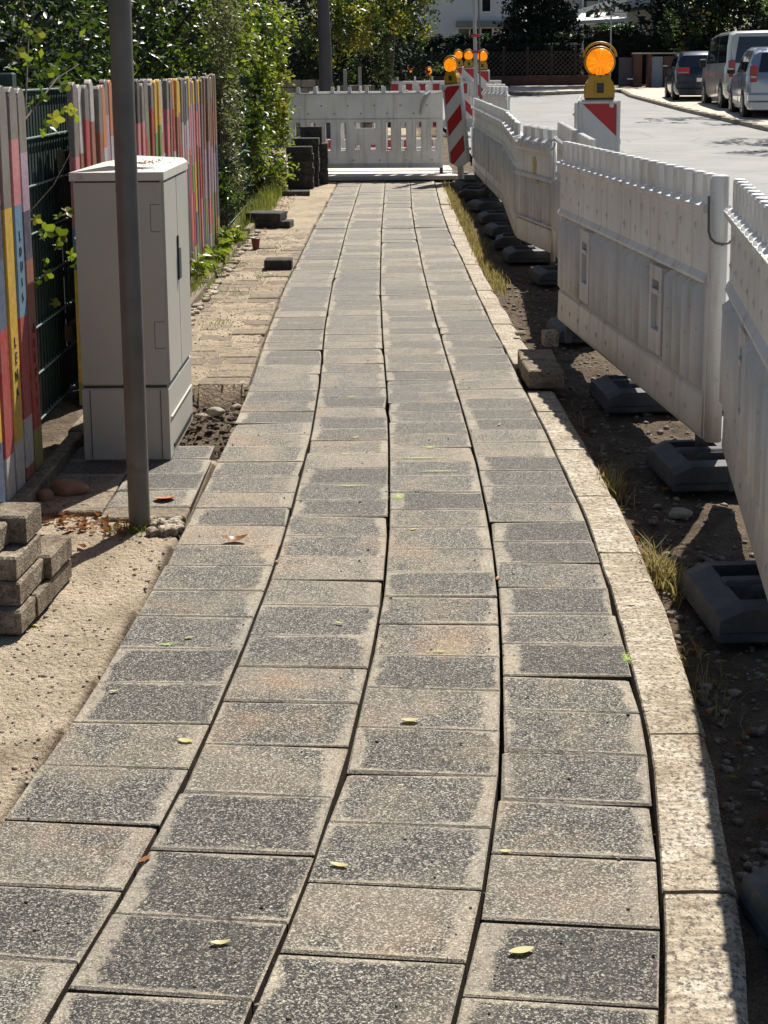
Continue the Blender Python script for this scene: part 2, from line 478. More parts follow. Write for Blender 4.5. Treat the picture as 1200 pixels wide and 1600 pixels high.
M['leaf_ivy'] = mat_leaf('ivy_leaf', [(.014, .032, .010), (.028, .060, .014), (.05, .085, .018)], (.14, .24, .02), tw=.35)
M['leaf_bright'] = mat_leaf('bright_climber_leaf', [(.04, .08, .015), (.08, .14, .02), (.13, .18, .03), (.20, .13, .04)], (.42, .52, .05))
M['leaf_silver'] = mat_leaf('pale_climber_leaf', [(.08, .10, .05), (.14, .16, .09), (.2, .21, .13)], (.30, .32, .12))
M['leaf_yellow'] = mat_leaf('yellowing_leaf', [(.05, .08, .02), (.13, .16, .03), (.24, .23, .05), (.20, .13, .05)], (.50, .52, .06))
M['leaf_dark'] = mat_leaf('dark_evergreen_leaf', [(.007, .015, .009), (.013, .027, .012), (.022, .04, .016)], (.03, .06, .015), tw=.15)
M['leaf_mid'] = mat_leaf('mid_green_leaf', [(.020, .045, .014), (.035, .07, .018), (.06, .10, .025)], (.14, .25, .03), tw=.35)
M['leaf_far'] = mat_leaf('far_shaded_leaf', [(.006, .013, .010), (.011, .022, .013), (.018, .032, .016)], (.02, .04, .012), tw=.1, rough=.8)
M['leaf_red'] = mat_leaf('orange_autumn_leaf', [(.16, .10, .02), (.3, .1, .02), (.35, .2, .04)], (.7, .3, .04))
M['grass'] = mat_leaf('grass_blade', [(.06, .09, .02), (.12, .15, .03), (.28, .24, .10)], (.32, .38, .06))
M['dry_grass'] = mat_leaf('dry_grass_blade', [(.22, .17, .08), (.36, .29, .14), (.16, .18, .05)], (.5, .42, .16))
M['dead_leaf'] = mat_leaf('dead_brown_leaf', [(.12, .05, .02), (.25, .11, .04), (.32, .19, .09)], (.4, .16, .05), tw=.3)
M['fallen_yellow'] = mat_leaf('fallen_yellow_leaf', [(.40, .34, .07), (.55, .50, .22), (.60, .56, .36)], (.6, .5, .1), tw=.3)
M['orange_leaf'] = mat_plain('orange_fallen_leaf', (.55, .14, .03), .5, .3, 30)
M['bark'] = mat_plain('rough_bark', (.05, .038, .028), .9, .35, 12, bump=.8, bscale=30)
M['stem'] = mat_plain('woody_stem', (.12, .09, .06), .8, .3, 14, bump=.5)
M['stone'] = mat_plain('grey_field_stone', (.28, .25, .2), .8, .3, 10, bump=.4, bscale=40)
M['brown_stone'] = mat_plain('brown_field_stone', (.20, .115, .07), .75, .25, 12, bump=.4, bscale=40)
M['pebble'] = mat_block('loose_pebbles', (.26, .21, .16), (.46, .38, .29), (.66, .60, .50))
M['board_wood'] = mat_plain('pale_scaffold_board', (.62, .57, .50), .7, .1, 5, bump=.2)
M['glass'] = mat_plain('dark_window_glass', (.012, .016, .02), .06, .1, 1, bump=0, spec=.9)
M['house_white'] = mat_plain('white_render', (.70, .72, .74), .85, .05, 1)
M['house_grey'] = mat_plain('grey_render', (.40, .37, .33), .85, .06, 1)
M['house_trim'] = mat_plain('grey_green_fascia', (.22, .24, .23), .7, .06, 1)
M['white_paint'] = mat_plain('white_paint', (.8, .8, .8), .4, .03, 1)
M['roof'] = mat_plain('grey_roof_sheet', (.12, .13, .14), .6, .1, 2)
M['brick_far'] = mat_plain('dark_red_brickwork', (.10, .046, .036), .85, .2, 3)
M['door_blue'] = mat_plain('blue_grey_steel_door', (.22, .27, .31), .6, .05, 2)
M['lattice'] = mat_plain('weathered_lattice_wood', (.06, .042, .032), .8, .2, 8)
M['old_wall'] = mat_plain('old_limestone', (.34, .30, .24), .9, .25, 4, bump=.6, bscale=20)
M['tyre'] = mat_plain('black_tyre', (.012, .012, .012), .8, .1)
M['rim'] = mat_plain('alloy_rim', (.45, .46, .47), .35, .05, metal=.8, bump=0)
M['tail_red'] = mat_plain('red_tail_lamp', (.32, .012, .02), .12, .1, bump=0, spec=.8)
M['plate'] = mat_plain('number_plate_white', (.7, .7, .7), .4, .05)
M['paint_green'] = None
def mat_carpaint(name, col, metal=.4):
    n = NT(name)
    return n.fin(n.ramp(n.noise(2, 2, .5, n.obj()), [(.3, tuple(x * .95 for x in col)), (.7, col)]), .28, None, metal, **{'Coat Weight': .8, 'Coat Roughness': .05})
M['car_navy'] = mat_carpaint('dark_navy_car_paint', (.004, .010, .026), .1)
M['car_silver'] = mat_carpaint('silver_grey_car_paint', (.34, .39, .46), .6)
M['car_beige'] = mat_carpaint('pale_metallic_van_paint', (.50, .49, .46), .4)
def mat_spray():
    n = NT('lime_marking_spray'); P = n.pos()
    tr = n.n('ShaderNodeBsdfTransparent')
    n.fin((.34, .46, .11), .85)
    u = n.n('ShaderNodeUVMap').outputs[0]
    g = n.n('ShaderNodeTexGradient'); g.gradient_type = 'SPHERICAL'
    mp = n.n('ShaderNodeMapping'); n.set(mp.inputs[0], u); mp.inputs['Location'].default_value = (-1, -1, 0); mp.inputs['Scale'].default_value = (2, 2, 1)
    n.set(g.inputs[0], mp.outputs[0])
    a = n.math('ADD', n.math('MULTIPLY', n.noise(260, 3, .7, P), 1.1), n.math('MULTIPLY', g.outputs[1], .50))
    a = n.ramp(a, [(.88, 0.0), (1.15, .8)])
    mx = n.n('ShaderNodeMixShader'); n.set(mx.inputs[0], a)
    n.t.links.new(tr.outputs[0], mx.inputs[1]); n.t.links.new(n.b.outputs[0], mx.inputs[2])
    n.t.links.new(mx.outputs[0], n.out.inputs[0])
    return n.mat
M['paint_green'] = mat_spray()
def mat_boardpaint():
    n = NT('painted_fence_board'); P = n.pos(); O = n.obj()
    c = n.attr('paint')
    st = n.n('ShaderNodeMapping'); n.set(st.inputs[0], P); st.inputs['Scale'].default_value = (30, 30, 2.5)
    grainn = n.noise(1.5, 4, .65, st.outputs[0])
    wood = n.ramp(grainn, [(.3, (.10, .085, .075)), (.7, (.26, .235, .21))])
    c = n.mix(.04, c, (.22, .20, .18))
    c = n.mix(n.ramp(n.noise(6, 4, .7, st.outputs[0], 1.), [(.46, 0.0), (.66, .45)]), c, n.ramp(n.noise(3, 3, .6, st.outputs[0]), [(.35, (.30, .06, .05)), (.5, (.42, .36, .33)), (.65, (.10, .09, .12))]))
    chip = n.ramp(n.noise(18, 4, .7, st.outputs[0]), [(.50, 0.0), (.60, .85)])
    c = n.mix(.25, c, n.ramp(n.noise(9, 3, .6, P), [(.3, .3), (.7, .7)]), 'OVERLAY')
    c = n.mix(chip, c, wood)
    return n.fin(c, .55, n.bump(n.math('ADD', grainn, n.noise(60, 3, .6, P)), .3, .004), spec=.35)
M['board'] = mat_boardpaint()
M['marker'] = mat_plain('black_marker_paint', (.015, .012, .012), .5)

# ================================================================ THE SETTING
EDGE = {  # x of each joint line along the footpath as a function of y
 0: [(1.0, -.93), (1.9, -.80), (2.51, -.741), (3.04, -.690), (3.4, -.669), (4.24, -.637), (5.26, -.617), (6.4, -.618), (7.57, -.643), (9.34, -.662), (12.97, -.626), (17.46, -.536)],
 1: [(1.0, -.64), (1.93, -.519), (2.08, -.495), (2.29, -.461), (2.48, -.434), (2.72, -.405), (2.92, -.386), (3.29, -.360), (3.9, -.325), (4.45, -.309), (5.44, -.292), (6.38, -.299), (7.95, -.335), (9.61, -.348), (12.95, -.327), (17.35, -.259)],
 2: [(1.0, -.36), (1.96, -.209), (2.15, -.172), (2.38, -.133), (2.78, -.082), (3.28, -.037), (3.74, -.007), (4.35, .010), (5.24, .015), (6.15, .011), (7.43, -.008), (9.31, -.024), (12.73, -.016), (17.32, .03)],
 3: [(1.0, -.08), (1.92, .094), (2.02, .116), (2.19, .153), (2.46, .195), (2.66, .224), (3.01, .259), (3.37, .285), (3.67, .304), (4.05, .320), (4.43, .328), (4.96, .333), (5.37, .333), (6.4, .322), (7.03, .312), (8.07, .299), (10.0, .285), (12.71, .283), (14.49, .291), (17.38, .335)],
 4: [(1.0, .20), (1.92, .405), (2.15, .452), (2.37, .487), (2.56, .516), (2.76, .544), (2.97, .565), (3.15, .578), (3.36, .592), (3.74, .614), (4.15, .631), (4.42, .639), (5.36, .637), (6.67, .628), (8.05, .608), (10.11, .598), (12.68, .578), (14.59, .589), (17.26, .628)],
 5: [(1.0, .20), (1.92, .418), (2.25, .487), (2.45, .516), (2.79, .562), (3.02, .584), (3.37, .605), (3.74, .627), (4.15, .645), (4.42, .655), (5.36, .654), (6.67, .645), (8.05, .622), (10.11, .608), (12.68, .590), (14.59, .602), (17.26, .640)],
 6: [(1.0, .34), (1.97, .552), (2.24, .604), (2.63, .654), (2.92, .694), (3.32, .719), (3.59, .743), (3.98, .757), (4.59, .770), (5.36, .774), (6.21, .760), (7.41, .747), (8.04, .736), (9.85, .711), (12.39, .716), (14.45, .714), (17.25, .736)]}
def ex(i, y): return interp(y, EDGE[i])

def hsh(x, y, s=1.0, seed=0.0):
    return mnoise.noise(Vector((x * s, y * s, seed)))

def ground_z(x, y):
    """returns height and how much bare dug soil there is"""
    z = prof(y)
    e0, e6 = ex(0, y), ex(6, y)
    n1 = hsh(x, y, 3, 1) * .012 + hsh(x, y, 9, 2) * .009 + hsh(x, y, 30, 3) * .0045
    soil = 0.0
    if e0 - .02 < x < e6 - .02:
        t = min((x - e0 + .02) / .03, (e6 - .02 - x) / .03, 1)
        return z - .02 - .05 * t, 1.0
    if x <= e0:
        h = -.016 + n1
        # row of old pavers sunk in sand beyond the hole
        if y > 6.42 and x > -1.17: h = -.0075 + hsh(x, y, 3.5, 1) * .007 + hsh(x, y, 13, 2) * .005 + hsh(x, y, 34, 3) * .002
        # excavated hole beside the cabinet
        if 5.16 < y < 6.42 and x > -.92:
            t = min((y - 5.16) / .06, (6.42 - y) / .015, (x + .92) / .05, (e0 - x) / .04, 1)
            t = max(0, t)
            mound = max(0, .085 - .45 * math.hypot(x + .72, (y - 5.9) * .6)) + max(0, .05 - .4 * math.hypot(x + .68, (y - 6.2) * .8))
            h = lerp(h, -.115 + mound + hsh(x, y, 14, 5) * .028 + hsh(x, y, 40, 6) * .008 + .05 * max(0, (5.6 - y) / .44), t)
            soil = t * (.85 if y > 5.5 else .4)
        if 4.43 < y < 5.2 and x > -1.24: h = min(h, -.022)
        if x < -1.26: h += .01 + hsh(x, y, 9, 7) * .012
        return z + h, soil
    # trench of loose soil between the kerb and the road
    rough = hsh(x, y, 5, 8) * .022 + hsh(x, y, 16, 9) * .012 + hsh(x, y, 45, 4) * .006
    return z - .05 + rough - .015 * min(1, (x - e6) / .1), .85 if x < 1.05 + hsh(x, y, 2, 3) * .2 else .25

def grid_surface(name, xs, ys, fz, mat, kind='structure', attr=None):
    v = []; at = []
    for y in ys:
        for x in xs:
            z = fz(x, y)
            if isinstance(z, tuple): at.append(z[1]); z = z[0]
            v.append((x, y, z))
    nx = len(xs)
    f = [(j * nx + i, j * nx + i + 1, (j + 1) * nx + i + 1, (j + 1) * nx + i) for j in range(len(ys) - 1) for i in range(nx - 1)]
    me = bpy.data.meshes.new(name); me.from_pydata(v, [], f); me.materials.append(mat)
    if attr and at:
        a = me.attributes.new(attr, 'FLOAT', 'POINT'); a.data.foreach_set('value', at)
    me.polygons.foreach_set('use_smooth', [True] * len(f))
    o = link(name, me); tag(o, kind=kind)
    return o
def frange(a, b, s):
    n = max(1, int(round((b - a) / s))); return [a + (b - a) * i / n for i in range(n + 1)]
xs = frange(-3.2, -1.3, .12)[:-1] + frange(-1.3, -.5, .02)[:-1] + frange(-.5, .4, .15)[:-1] + frange(.4, 1.5, .022)[:-1] + frange(1.5, 2.6, .15)
ys = frange(.6, 7.5, .022)[:-1] + frange(7.5, 12, .05)[:-1] + frange(12, 21, .12)
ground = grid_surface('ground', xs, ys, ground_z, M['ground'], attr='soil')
ground['label'] = 'sandy building ground with pale sand and dug soil beside the footpath'
def strip(name, pts, dz, mat, kind='structure', step=1.5):
    """sheet between left and right x tables along y"""
    y0, y1 = pts[0][0], pts[-1][0]
    v = []; ys_ = frange(y0, y1, step)
    L = [(p[0], p[1]) for p in pts]; Rr = [(p[0], p[2]) for p in pts]
    for y in ys_:
        a, b = interp(y, L), interp(y, Rr)
        for k in range(5): v.append((lerp(a, b, k / 4), y, prof(y) + dz))
    f = [(j * 5 + i, j * 5 + i + 1, (j + 1) * 5 + i + 1, (j + 1) * 5 + i) for j in range(len(ys_) - 1) for i in range(4)]
    me = bpy.data.meshes.new(name); me.from_pydata(v, [], f); me.materials.append(mat)
    o = link(name, me); tag(o, kind=kind); return o
n = NT('far_ground_soil'); n.fin(n.ramp(n.noise(1.2, 4, .6), [(.3, (.12, .10, .06)), (.7, (.20, .16, .11))]), .95)
strip('terrain', [(-60, -90, 90), (0.5, -90, 90), (60, -140, 140), (400, -300, 300)], -.16, n.mat, step=4)
strip('road', [(-3, 1.32, 7.9), (10, 1.30, 7.8), (20, 1.4, 7.70), (28.3, 1.4, 7.63), (37.5, 1.0, 7.86), (46, -2.0, 8.2), (50, -14, 8.6), (60.5, -30, 8.9)], -.05, M['asphalt'])
strip('parking_pavement', [(-3, 7.9, 13.5), (28.3, 7.63, 13.5), (37.5, 7.86, 13.6), (48, 8.35, 14), (54, 9.0, 14.5), (58, 9.2, 15)], .03, M['paving'])
strip('corner_pavement', [(50.3, 4.9, 5.2), (51, 4.6, 6.4), (52.4, 4.6, 7.6), (53.4, 4.7, 9.0), (60.5, 5.4, 9.2)], .06, M['paving'], step=.5)
def kerb_run(pts, w_, h0, h1, mat, step, lab, par):
    """single kerb stones laid end to end along a polyline"""
    for (xa, ya), (xb, yb) in zip(pts[:-1], pts[1:]):
        L = math.hypot(xb - xa, yb - ya); k = max(1, int(L / step)); a = math.atan2(yb - ya, xb - xa)
        me = MB().bbox((0, 0, 0), (L / k - .012, w_, h1 - h0), .012).mesh('kerb_stone', mat)
        for i in range(k):
            t = (i + .5) / k; x, y = lerp(xa, xb, t), lerp(ya, yb, t)
            link('kerb_stone', me, par, (x, y, prof(y) + (h0 + h1) / 2), a)
par = thing('roadside_kerb', None, None, (0, 0, 0)); tag(par, kind='structure')
kerb_run([(7.80, 18), (7.70, 22), (7.60, 28.3), (7.83, 37.5), (8.32, 48), (8.9, 53.2)], .14, -.1, .045, M['kerb'], 1.0, '', par)
kerb_run([(8.9, 53.3), (7.5, 52.35), (6.2, 50.9), (5.2, 50.2), (4.8, 50.9), (4.6, 53)], .14, -.1, .075, M['kerb'], 1.0, '', par)

# ---------------------------------------------------------------- footpath slabs
path = thing('footpath', 'footpath of four columns of grey slabs', None, (0, 0, 0)); tag(path, kind='structure')
def slab_mesh(name, q, th, mat, bev=.004, zt=(0, 0, 0, 0), chip=None):
    """q: four world corners (x,y) counter-clockwise; returns mesh and origin"""
    cx = sum(p[0] for p in q) / 4; cy = sum(p[1] for p in q) / 4; cz = prof(cy)
    v = []
    def ring(ins, dz):
        for k, (x, y) in enumerate(q):
            dx, dy = cx - x, cy - y
            sx = math.copysign(min(ins, abs(dx)), dx); sy = math.copysign(min(ins, abs(dy)), dy)
            v.append((x + sx - cx, y + sy - cy, prof(y) - cz + dz + zt[k]))
    ring(bev, 0); ring(0, -bev); ring(-.0, -th)
    if chip is not None:
        k, a_ = chip; x_, y_, z_ = v[k]
        v[k] = (x_ - math.copysign(a_, x_), y_ - math.copysign(a_ * .8, y_), z_ - .001)
        x_, y_, z_ = v[4 + k]; v[4 + k] = (x_ - math.copysign(a_ * .5, x_), y_ - math.copysign(a_ * .4, y_), z_ - .004)
    f = [(0, 1, 2, 3)]
    for L in range(2):
        for k in range(4): f.append((L * 4 + k, (L + 1) * 4 + k, (L + 1) * 4 + (k + 1) % 4, L * 4 + (k + 1) % 4))
    me = bpy.data.meshes.new(name); me.from_pydata(v, [], f); me.materials.append(mat)
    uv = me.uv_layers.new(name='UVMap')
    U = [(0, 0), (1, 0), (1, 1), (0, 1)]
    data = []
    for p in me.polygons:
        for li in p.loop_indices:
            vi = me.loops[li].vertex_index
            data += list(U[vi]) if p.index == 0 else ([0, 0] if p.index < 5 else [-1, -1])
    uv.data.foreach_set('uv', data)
    return me, (cx, cy, cz)
ROWS = {
1: [2.087, 2.293, 2.51, 2.728, 2.93, 3.14, 3.339, 3.551, 3.748, 3.94, 4.127, 4.32, 4.505, 4.675, 4.871, 5.065, 5.274, 5.46, 5.648],
2: [1.989, 2.195, 2.399, 2.607, 2.818, 3.027, 3.221, 3.414, 3.625, 3.821, 4.009, 4.203, 4.403, 4.577, 4.765, 4.969, 5.171, 5.36, 5.542, 5.735, 5.919, 6.102, 6.295],
3: [2.08, 2.284, 2.488, 2.69, 2.89, 3.088, 3.282, 3.487, 3.679, 3.87, 4.069, 4.273, 4.462, 4.656, 4.855, 5.053, 5.253, 5.449, 5.637, 5.814, 5.991, 6.179, 6.365],
4: [1.968, 2.166, 2.372, 2.569, 2.768, 2.969, 3.156, 3.345, 3.542, 3.742, 3.937, 4.129, 4.325, 4.526, 4.723, 4.915, 5.101, 5.314, 5.504, 5.68, 5.867, 6.065, 6.251, 6.441]}
SLOPE = [(1.0, -.12), (2.0, -.105), (2.5, -.082), (3.4, -.055), (4.4, -.028), (5.6, 0), (30, 0)]
slabs = []
for c in range(1, 5):
    r_ = list(ROWS[c])
    while r_[0] > 1.25: r_.insert(0, r_[0] - .205)
    if c == 3: r_.append(6.445)
    if c == 1: r_ += [5.845, 6.04, 6.235, 6.425]
    if c == 2: r_.append(6.45)
    k = round((12.74 - r_[-1]) / .197); s0 = r_[-1]
    for i in range(1, k): r_.append(s0 + (12.74 - s0) * i / k + rnd.uniform(-.012, .012))
    r_.append(12.735)
    k = 24
    for i in range(1, k + 1): r_.append(12.765 + (17.42 - 12.765) * i / k + (rnd.uniform(-.01, .01) if i < k else 0))
    for a, b in zip(r_[:-1], r_[1:]):
        if b > 12.76 and a < 12.74: a = 12.772
        if b - a < .03: continue
        cxm = (ex(c - 1, (a + b) / 2) + ex(c, (a + b) / 2)) / 2
        sa, sb = interp(a, SLOPE), interp(b, SLOPE)
        g0, g1 = rnd.uniform(.0006, .0026), rnd.uniform(.0006, .0026)
        gl = rnd.uniform(.0034, .0046); gr = rnd.uniform(.0034, .0046)
        if a > 7: g0 = g1 = rnd.uniform(.001, .003)
        q = []
        for side, yy, ss, g in ((0, a, sa, g0), (1, a, sa, g0), (1, b, sb, -g1), (0, b, sb, -g1)):
            e = c - 1 + side
            x = ex(e, yy); y = yy + ss * (x - cxm) + g
            x = ex(e, y) + (gl if side == 0 else -gr)
            q.append((x, y))
        slabs.append(((a + b) / 2, c, q))
slabs.sort(key=lambda t: t[0])
rest = MB()
for i, (yc, c, q) in enumerate(slabs):
    base = rnd.gauss(0, .0010); tx, ty = rnd.gauss(0, .0008), rnd.gauss(0, .0006)
    zt = (base - tx - ty, base + tx - ty, base + tx + ty, base - tx + ty)
    if i < 300:
        me, o_ = slab_mesh('slab', q, .08, M['slab'], rnd.uniform(.0022, .0045), zt, (rnd.randrange(4), rnd.uniform(.005, .014)) if rnd.random() < .28 else None)
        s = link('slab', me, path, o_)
        if abs(yc - 6.40) < .05 and c == 3: s['label'] = 'thin pale cut strip in the footpath'
    else:
        b = len(rest.v)
        for (x, y), z in zip(q, zt): rest.v.append((x, y, prof(y) + z))
        for x, y in q: rest.v.append((x, y, prof(y) - .08))
        rest.f.append((b, b + 1, b + 2, b + 3)); rest.m.append(0)
        for k in range(4): rest.f.append((b + k, b + 4 + k, b + 4 + (k + 1) % 4, b + (k + 1) % 4)); rest.m.append(0)
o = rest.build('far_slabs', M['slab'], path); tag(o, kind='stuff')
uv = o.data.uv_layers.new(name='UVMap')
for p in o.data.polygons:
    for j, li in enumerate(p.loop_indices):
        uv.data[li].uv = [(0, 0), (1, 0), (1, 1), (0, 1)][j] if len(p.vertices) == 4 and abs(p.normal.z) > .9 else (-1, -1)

# spray paint marks lying on the slabs
def paint(x, y, w_, d_, rz=0):
    me = bpy.data.meshes.new('spray_mark')
    me.from_pydata([(-w_ / 2, -d_ / 2, 0), (w_ / 2, -d_ / 2, 0), (w_ / 2, d_ / 2, 0), (-w_ / 2, d_ / 2, 0)], [], [(0, 1, 2, 3)])
    me.materials.append(M['paint_green'])
    uv = me.uv_layers.new(name='UVMap'); uv.data.foreach_set('uv', [0, 0, 1, 0, 1, 1, 0, 1])
    link('spray_mark', me, path, (x, y, prof(y) + .004), rz)
for a in ((.17, 5.235, .10, .10), (.13, 5.085, .42, .05), (.19, 4.905, .36, .05), (.045, 4.60, .10, .17), (-.12, 4.73, .30, .035), (-.15, 6.10, .10, .07), (.58, 3.25, .06, .16), (-.55, 3.36, .12, .04), (-.02, 5.2, .05, .04), (.13, 3.3, .16, .03)):
    paint(*a)

# ---------------------------------------------------------------- kerb of pale stones right of the slabs
kb = thing('footpath_kerb', 'kerb of pale rough stones right of the slabs', None); tag(kb, kind='structure')
cuts = [1.05, 1.65, 2.262, 2.86, 3.50, 4.05, 4.62, 5.22, 5.83, 6.22] + frange(6.72, 17.3, .62)
for a, b in zip(cuts[:-1], cuts[1:]):
    if a == 6.22: continue
    nseg = 4; v = []; f = []
    cy = (a + b) / 2; cx = (ex(5, cy) + ex(6, cy)) / 2; cz = prof(cy)
    zj = rnd.gauss(-.002, .003) - (.004 if a > 2.2 else 0)
    yl = [a + .004] + [lerp(a, b, k / nseg) for k in range(1, nseg)] + [b - .004]
    for y in yl:
        l, r2 = ex(4, y) + .006 + rnd.uniform(-.0015, .003), ex(6, y) + rnd.uniform(-.006, .004)
        bv = .010
        for x, z in ((l, -.12), (l, -.006), (l + .003, 0), (lerp(l, r2, .5), .002 * hsh(y, 0, 9)), (r2 - bv * 1.4, -.001), (r2, -bv), (r2 + .004, -.12)):
            v.append((x - cx, y - cy, prof(y) - cz + z + zj + hsh(x, y, 8, 4) * .002))
    nn = 7
    for j in range(len(yl) - 1):
        for k in range(nn - 1): f.append((j * nn + k, (j + 1) * nn + k, (j + 1) * nn + k + 1, j * nn + k + 1)[::-1])
    f.append(tuple(range(nn))); f.append(tuple(range(len(v) - 1, len(v) - nn - 1, -1)))
    me = bpy.data.meshes.new('kerb_stone'); me.from_pydata(v, [], f); me.materials.append(M['kerb'])
    link('kerb_stone', me, kb, (cx, cy, cz))

# ---------------------------------------------------------------- old pavers left of the path
old = thing('old_pavement', 'older sand-covered pavers left of the footpath', None); tag(old, kind='structure')
def paver(x0, x1, y0, y1, dz, mat, th=.07, name='paver', g=.003):
    q = [(x0 + g, y0 + g), (x1 - g, y0 + g), (x1 - g, y1 - g), (x0 + g, y1 - g)]
    z = [dz + rnd.gauss(0, .0015) for _ in range(4)]
    me, o_ = slab_mesh(name, q, th, mat, .005, z)
    return link(name, me, old, o_)
for y0 in (4.53, 4.73, 4.93): paver(-.93, -.645, y0, y0 + .2, -.004, M['slab'])
paver(-.93, -.655, 5.13, 5.32, -.004, M['slab'])
for y0 in (4.72, 4.92, 5.12): paver(-1.235, -.93, y0, y0 + .2, -.005, M['slab'])
paver(-1.235, -.93, 4.49, 4.72, -.006, M['old_paver']); paver(-.93, -.645, 4.42, 4.53, -.006, M['old_paver'])
y = 6.42; k = 0
while y < 12.4:
    d = rnd.uniform(.15, .165) if y < 12 else .2
    cols_ = [-1.165, -1.01 - rnd.uniform(0, .03), -.84 + rnd.uniform(-.04, .04), ex(0, y + .08) - .008]
    for a, b in zip(cols_[:-1], cols_[1:]):
        paver(a, b, y, y + d, rnd.gauss(-.006, .003), M['old_paver'], g=rnd.uniform(.002, .005))
    y += d
paver(-1.35, -1.06, 3.12, 3.32, -.006, M['slab']); paver(-1.35, -1.06, 2.9, 3.12, -.008, M['slab'])
# soil-side narrow edging below the fence
for y0 in frange(3.4, 18.4, 1.0):
    me = MB().bbox((0, 0, 0), (.055, .985, .2), .006).mesh('edging_stone', M['block'])
    link('edging_stone', me, old, (-1.205 + rnd.gauss(0, .004), y0 + .5, prof(y0 + .5) - .065 + rnd.gauss(0, .004)))
def rock_mesh(name, r, mat, sub=2, sq=(1, 1, 1), rough=.25, seed=0):
    bm = bmesh.new(); bmesh.ops.create_icosphere(bm, subdivisions=sub, radius=r)
    for v in bm.verts:
        k = 1 + rough * mnoise.noise(v.co / r * 1.3 + Vector((seed * 7.1, seed, 0)))
        v.co = Vector((v.co.x * sq[0] * k, v.co.y * sq[1] * k, v.co.z * sq[2] * k))
    me = bpy.data.meshes.new(name); bm.to_mesh(me); bm.free(); me.materials.append(mat)
    me.polygons.foreach_set('use_smooth', [True] * len(me.polygons)); return me
for i in range(16):   # broken mosaic cobbles by the pole
    x, y = rnd.uniform(-.76, -.645), rnd.uniform(4.27, 4.40)
    me = MB().bbox((0, 0, 0), (rnd.uniform(.02, .04), rnd.uniform(.02, .04), .03), .005).mesh('cobble', M['kerb'])
    o = link('cobble', me, old, (x, y, prof(y) - .006), rnd.uniform(0, 3)); o.rotation_euler.x = rnd.uniform(-.15, .15)
# narrow cobble gutter along the edging
for i in range(120):
    y = rnd.uniform(7.2, 13.5)
    if i < 90: me = MB().bbox((0, 0, 0), (rnd.uniform(.03, .05), rnd.uniform(.04, .07), .03), .006).mesh('cobble', M['kerb']); link('cobble', me, old, (rnd.uniform(-1.165, -1.11), y, prof(y) - .002), rnd.uniform(-.4, .4))

M['soil_lump'] = mat_block('brown_soil_lump', (.09, .06, .04), (.17, .12, .08), (.30, .22, .15))
# pebbles and crumbs (nobody could count them)
def scatter_rocks(name, n_, area, zf, rmin, rmax, mat, sq=.6, keep=None):
    m = MB(); proto = []
    for s in range(5):
        bm = bmesh.new(); bmesh.ops.create_icosphere(bm, subdivisions=1, radius=1)
        vv = [tuple(v.co * (1 + .3 * mnoise.noise(v.co * 1.2 + Vector((s * 5, 0, 0))))) for v in bm.verts]; ff = [tuple(v.index for v in fc.verts) for fc in bm.faces]
        bm.free(); proto.append((vv, ff))
    for i in range(n_):
        x, y = area()
        if keep and not keep(x, y): continue
        r = rmin * (rmax / rmin) ** (rnd.random() ** 2.2)
        vv, ff = proto[rnd.randrange(5)]; a = rnd.uniform(0, 6.28); ca, sa = math.cos(a), math.sin(a); st = rnd.uniform(.7, 1.3); z0 = zf(x, y)
        b = len(m.v)
        for vx, vy, vz in vv: m.v.append((x + (vx * ca * st - vy * sa) * r, y + (vx * sa * st + vy * ca) * r, z0 + (vz * sq + .25) * r))
        for t in ff: m.f.append(tuple(b + q for q in t)); m.m.append(0)
    o = m.build(name, mat, smooth=True); o.data.polygons.foreach_set('use_smooth', [True] * len(o.data.polygons)); return o
gz = lambda x, y: ground_z(x, y)[0]
def right_area():
    y = .9 + 9.5 * rnd.random() ** 1.4; return ex(6, y) + .02 + abs(rnd.gauss(0, .28)), y
def left_area():
    y = 2.0 + 11 * rnd.random() ** 1.2; return rnd.uniform(-1.15, ex(0, y) - .01), y
o = scatter_rocks('gravel', 4200, right_area, gz, .002, .017, M['pebble']); tag(o, 'loose stones and grit in the dug soil between kerb and barriers', 'gravel', kind='stuff')
o = scatter_rocks('grit', 5600, left_area, gz, .0014, .0075, M['pebble'], keep=lambda x, y: not (4.42 < y < 6.42)); tag(o, 'fine grit scattered on the sand left of the slabs', 'grit', kind='stuff')
o = scatter_rocks('soil_lumps', 900, lambda: (rnd.uniform(-.9, -.63), rnd.uniform(5.35, 6.38)), gz, .003, .022, M['soil_lump']); tag(o, 'crumbly soil lumps in the hole beside the cabinet', 'soil', kind='stuff')
def on_slabs():
    y = 1.9 + 9 * rnd.random() ** 1.3; e = rnd.choice((0, 1, 2, 3, 4)); return (ex(e, y) + rnd.gauss(0, .05) if rnd.random() < .5 else rnd.uniform(ex(0, y), ex(4, y))), y
o = scatter_rocks('slab_grit', 700, on_slabs, lambda x, y: prof(y) + .001, .0012, .0048, M['pebble'], keep=lambda x, y: ex(0, y) < x < ex(4, y)); tag(o, 'sandy crumbs lying about on the footpath slabs', 'grit', kind='stuff')

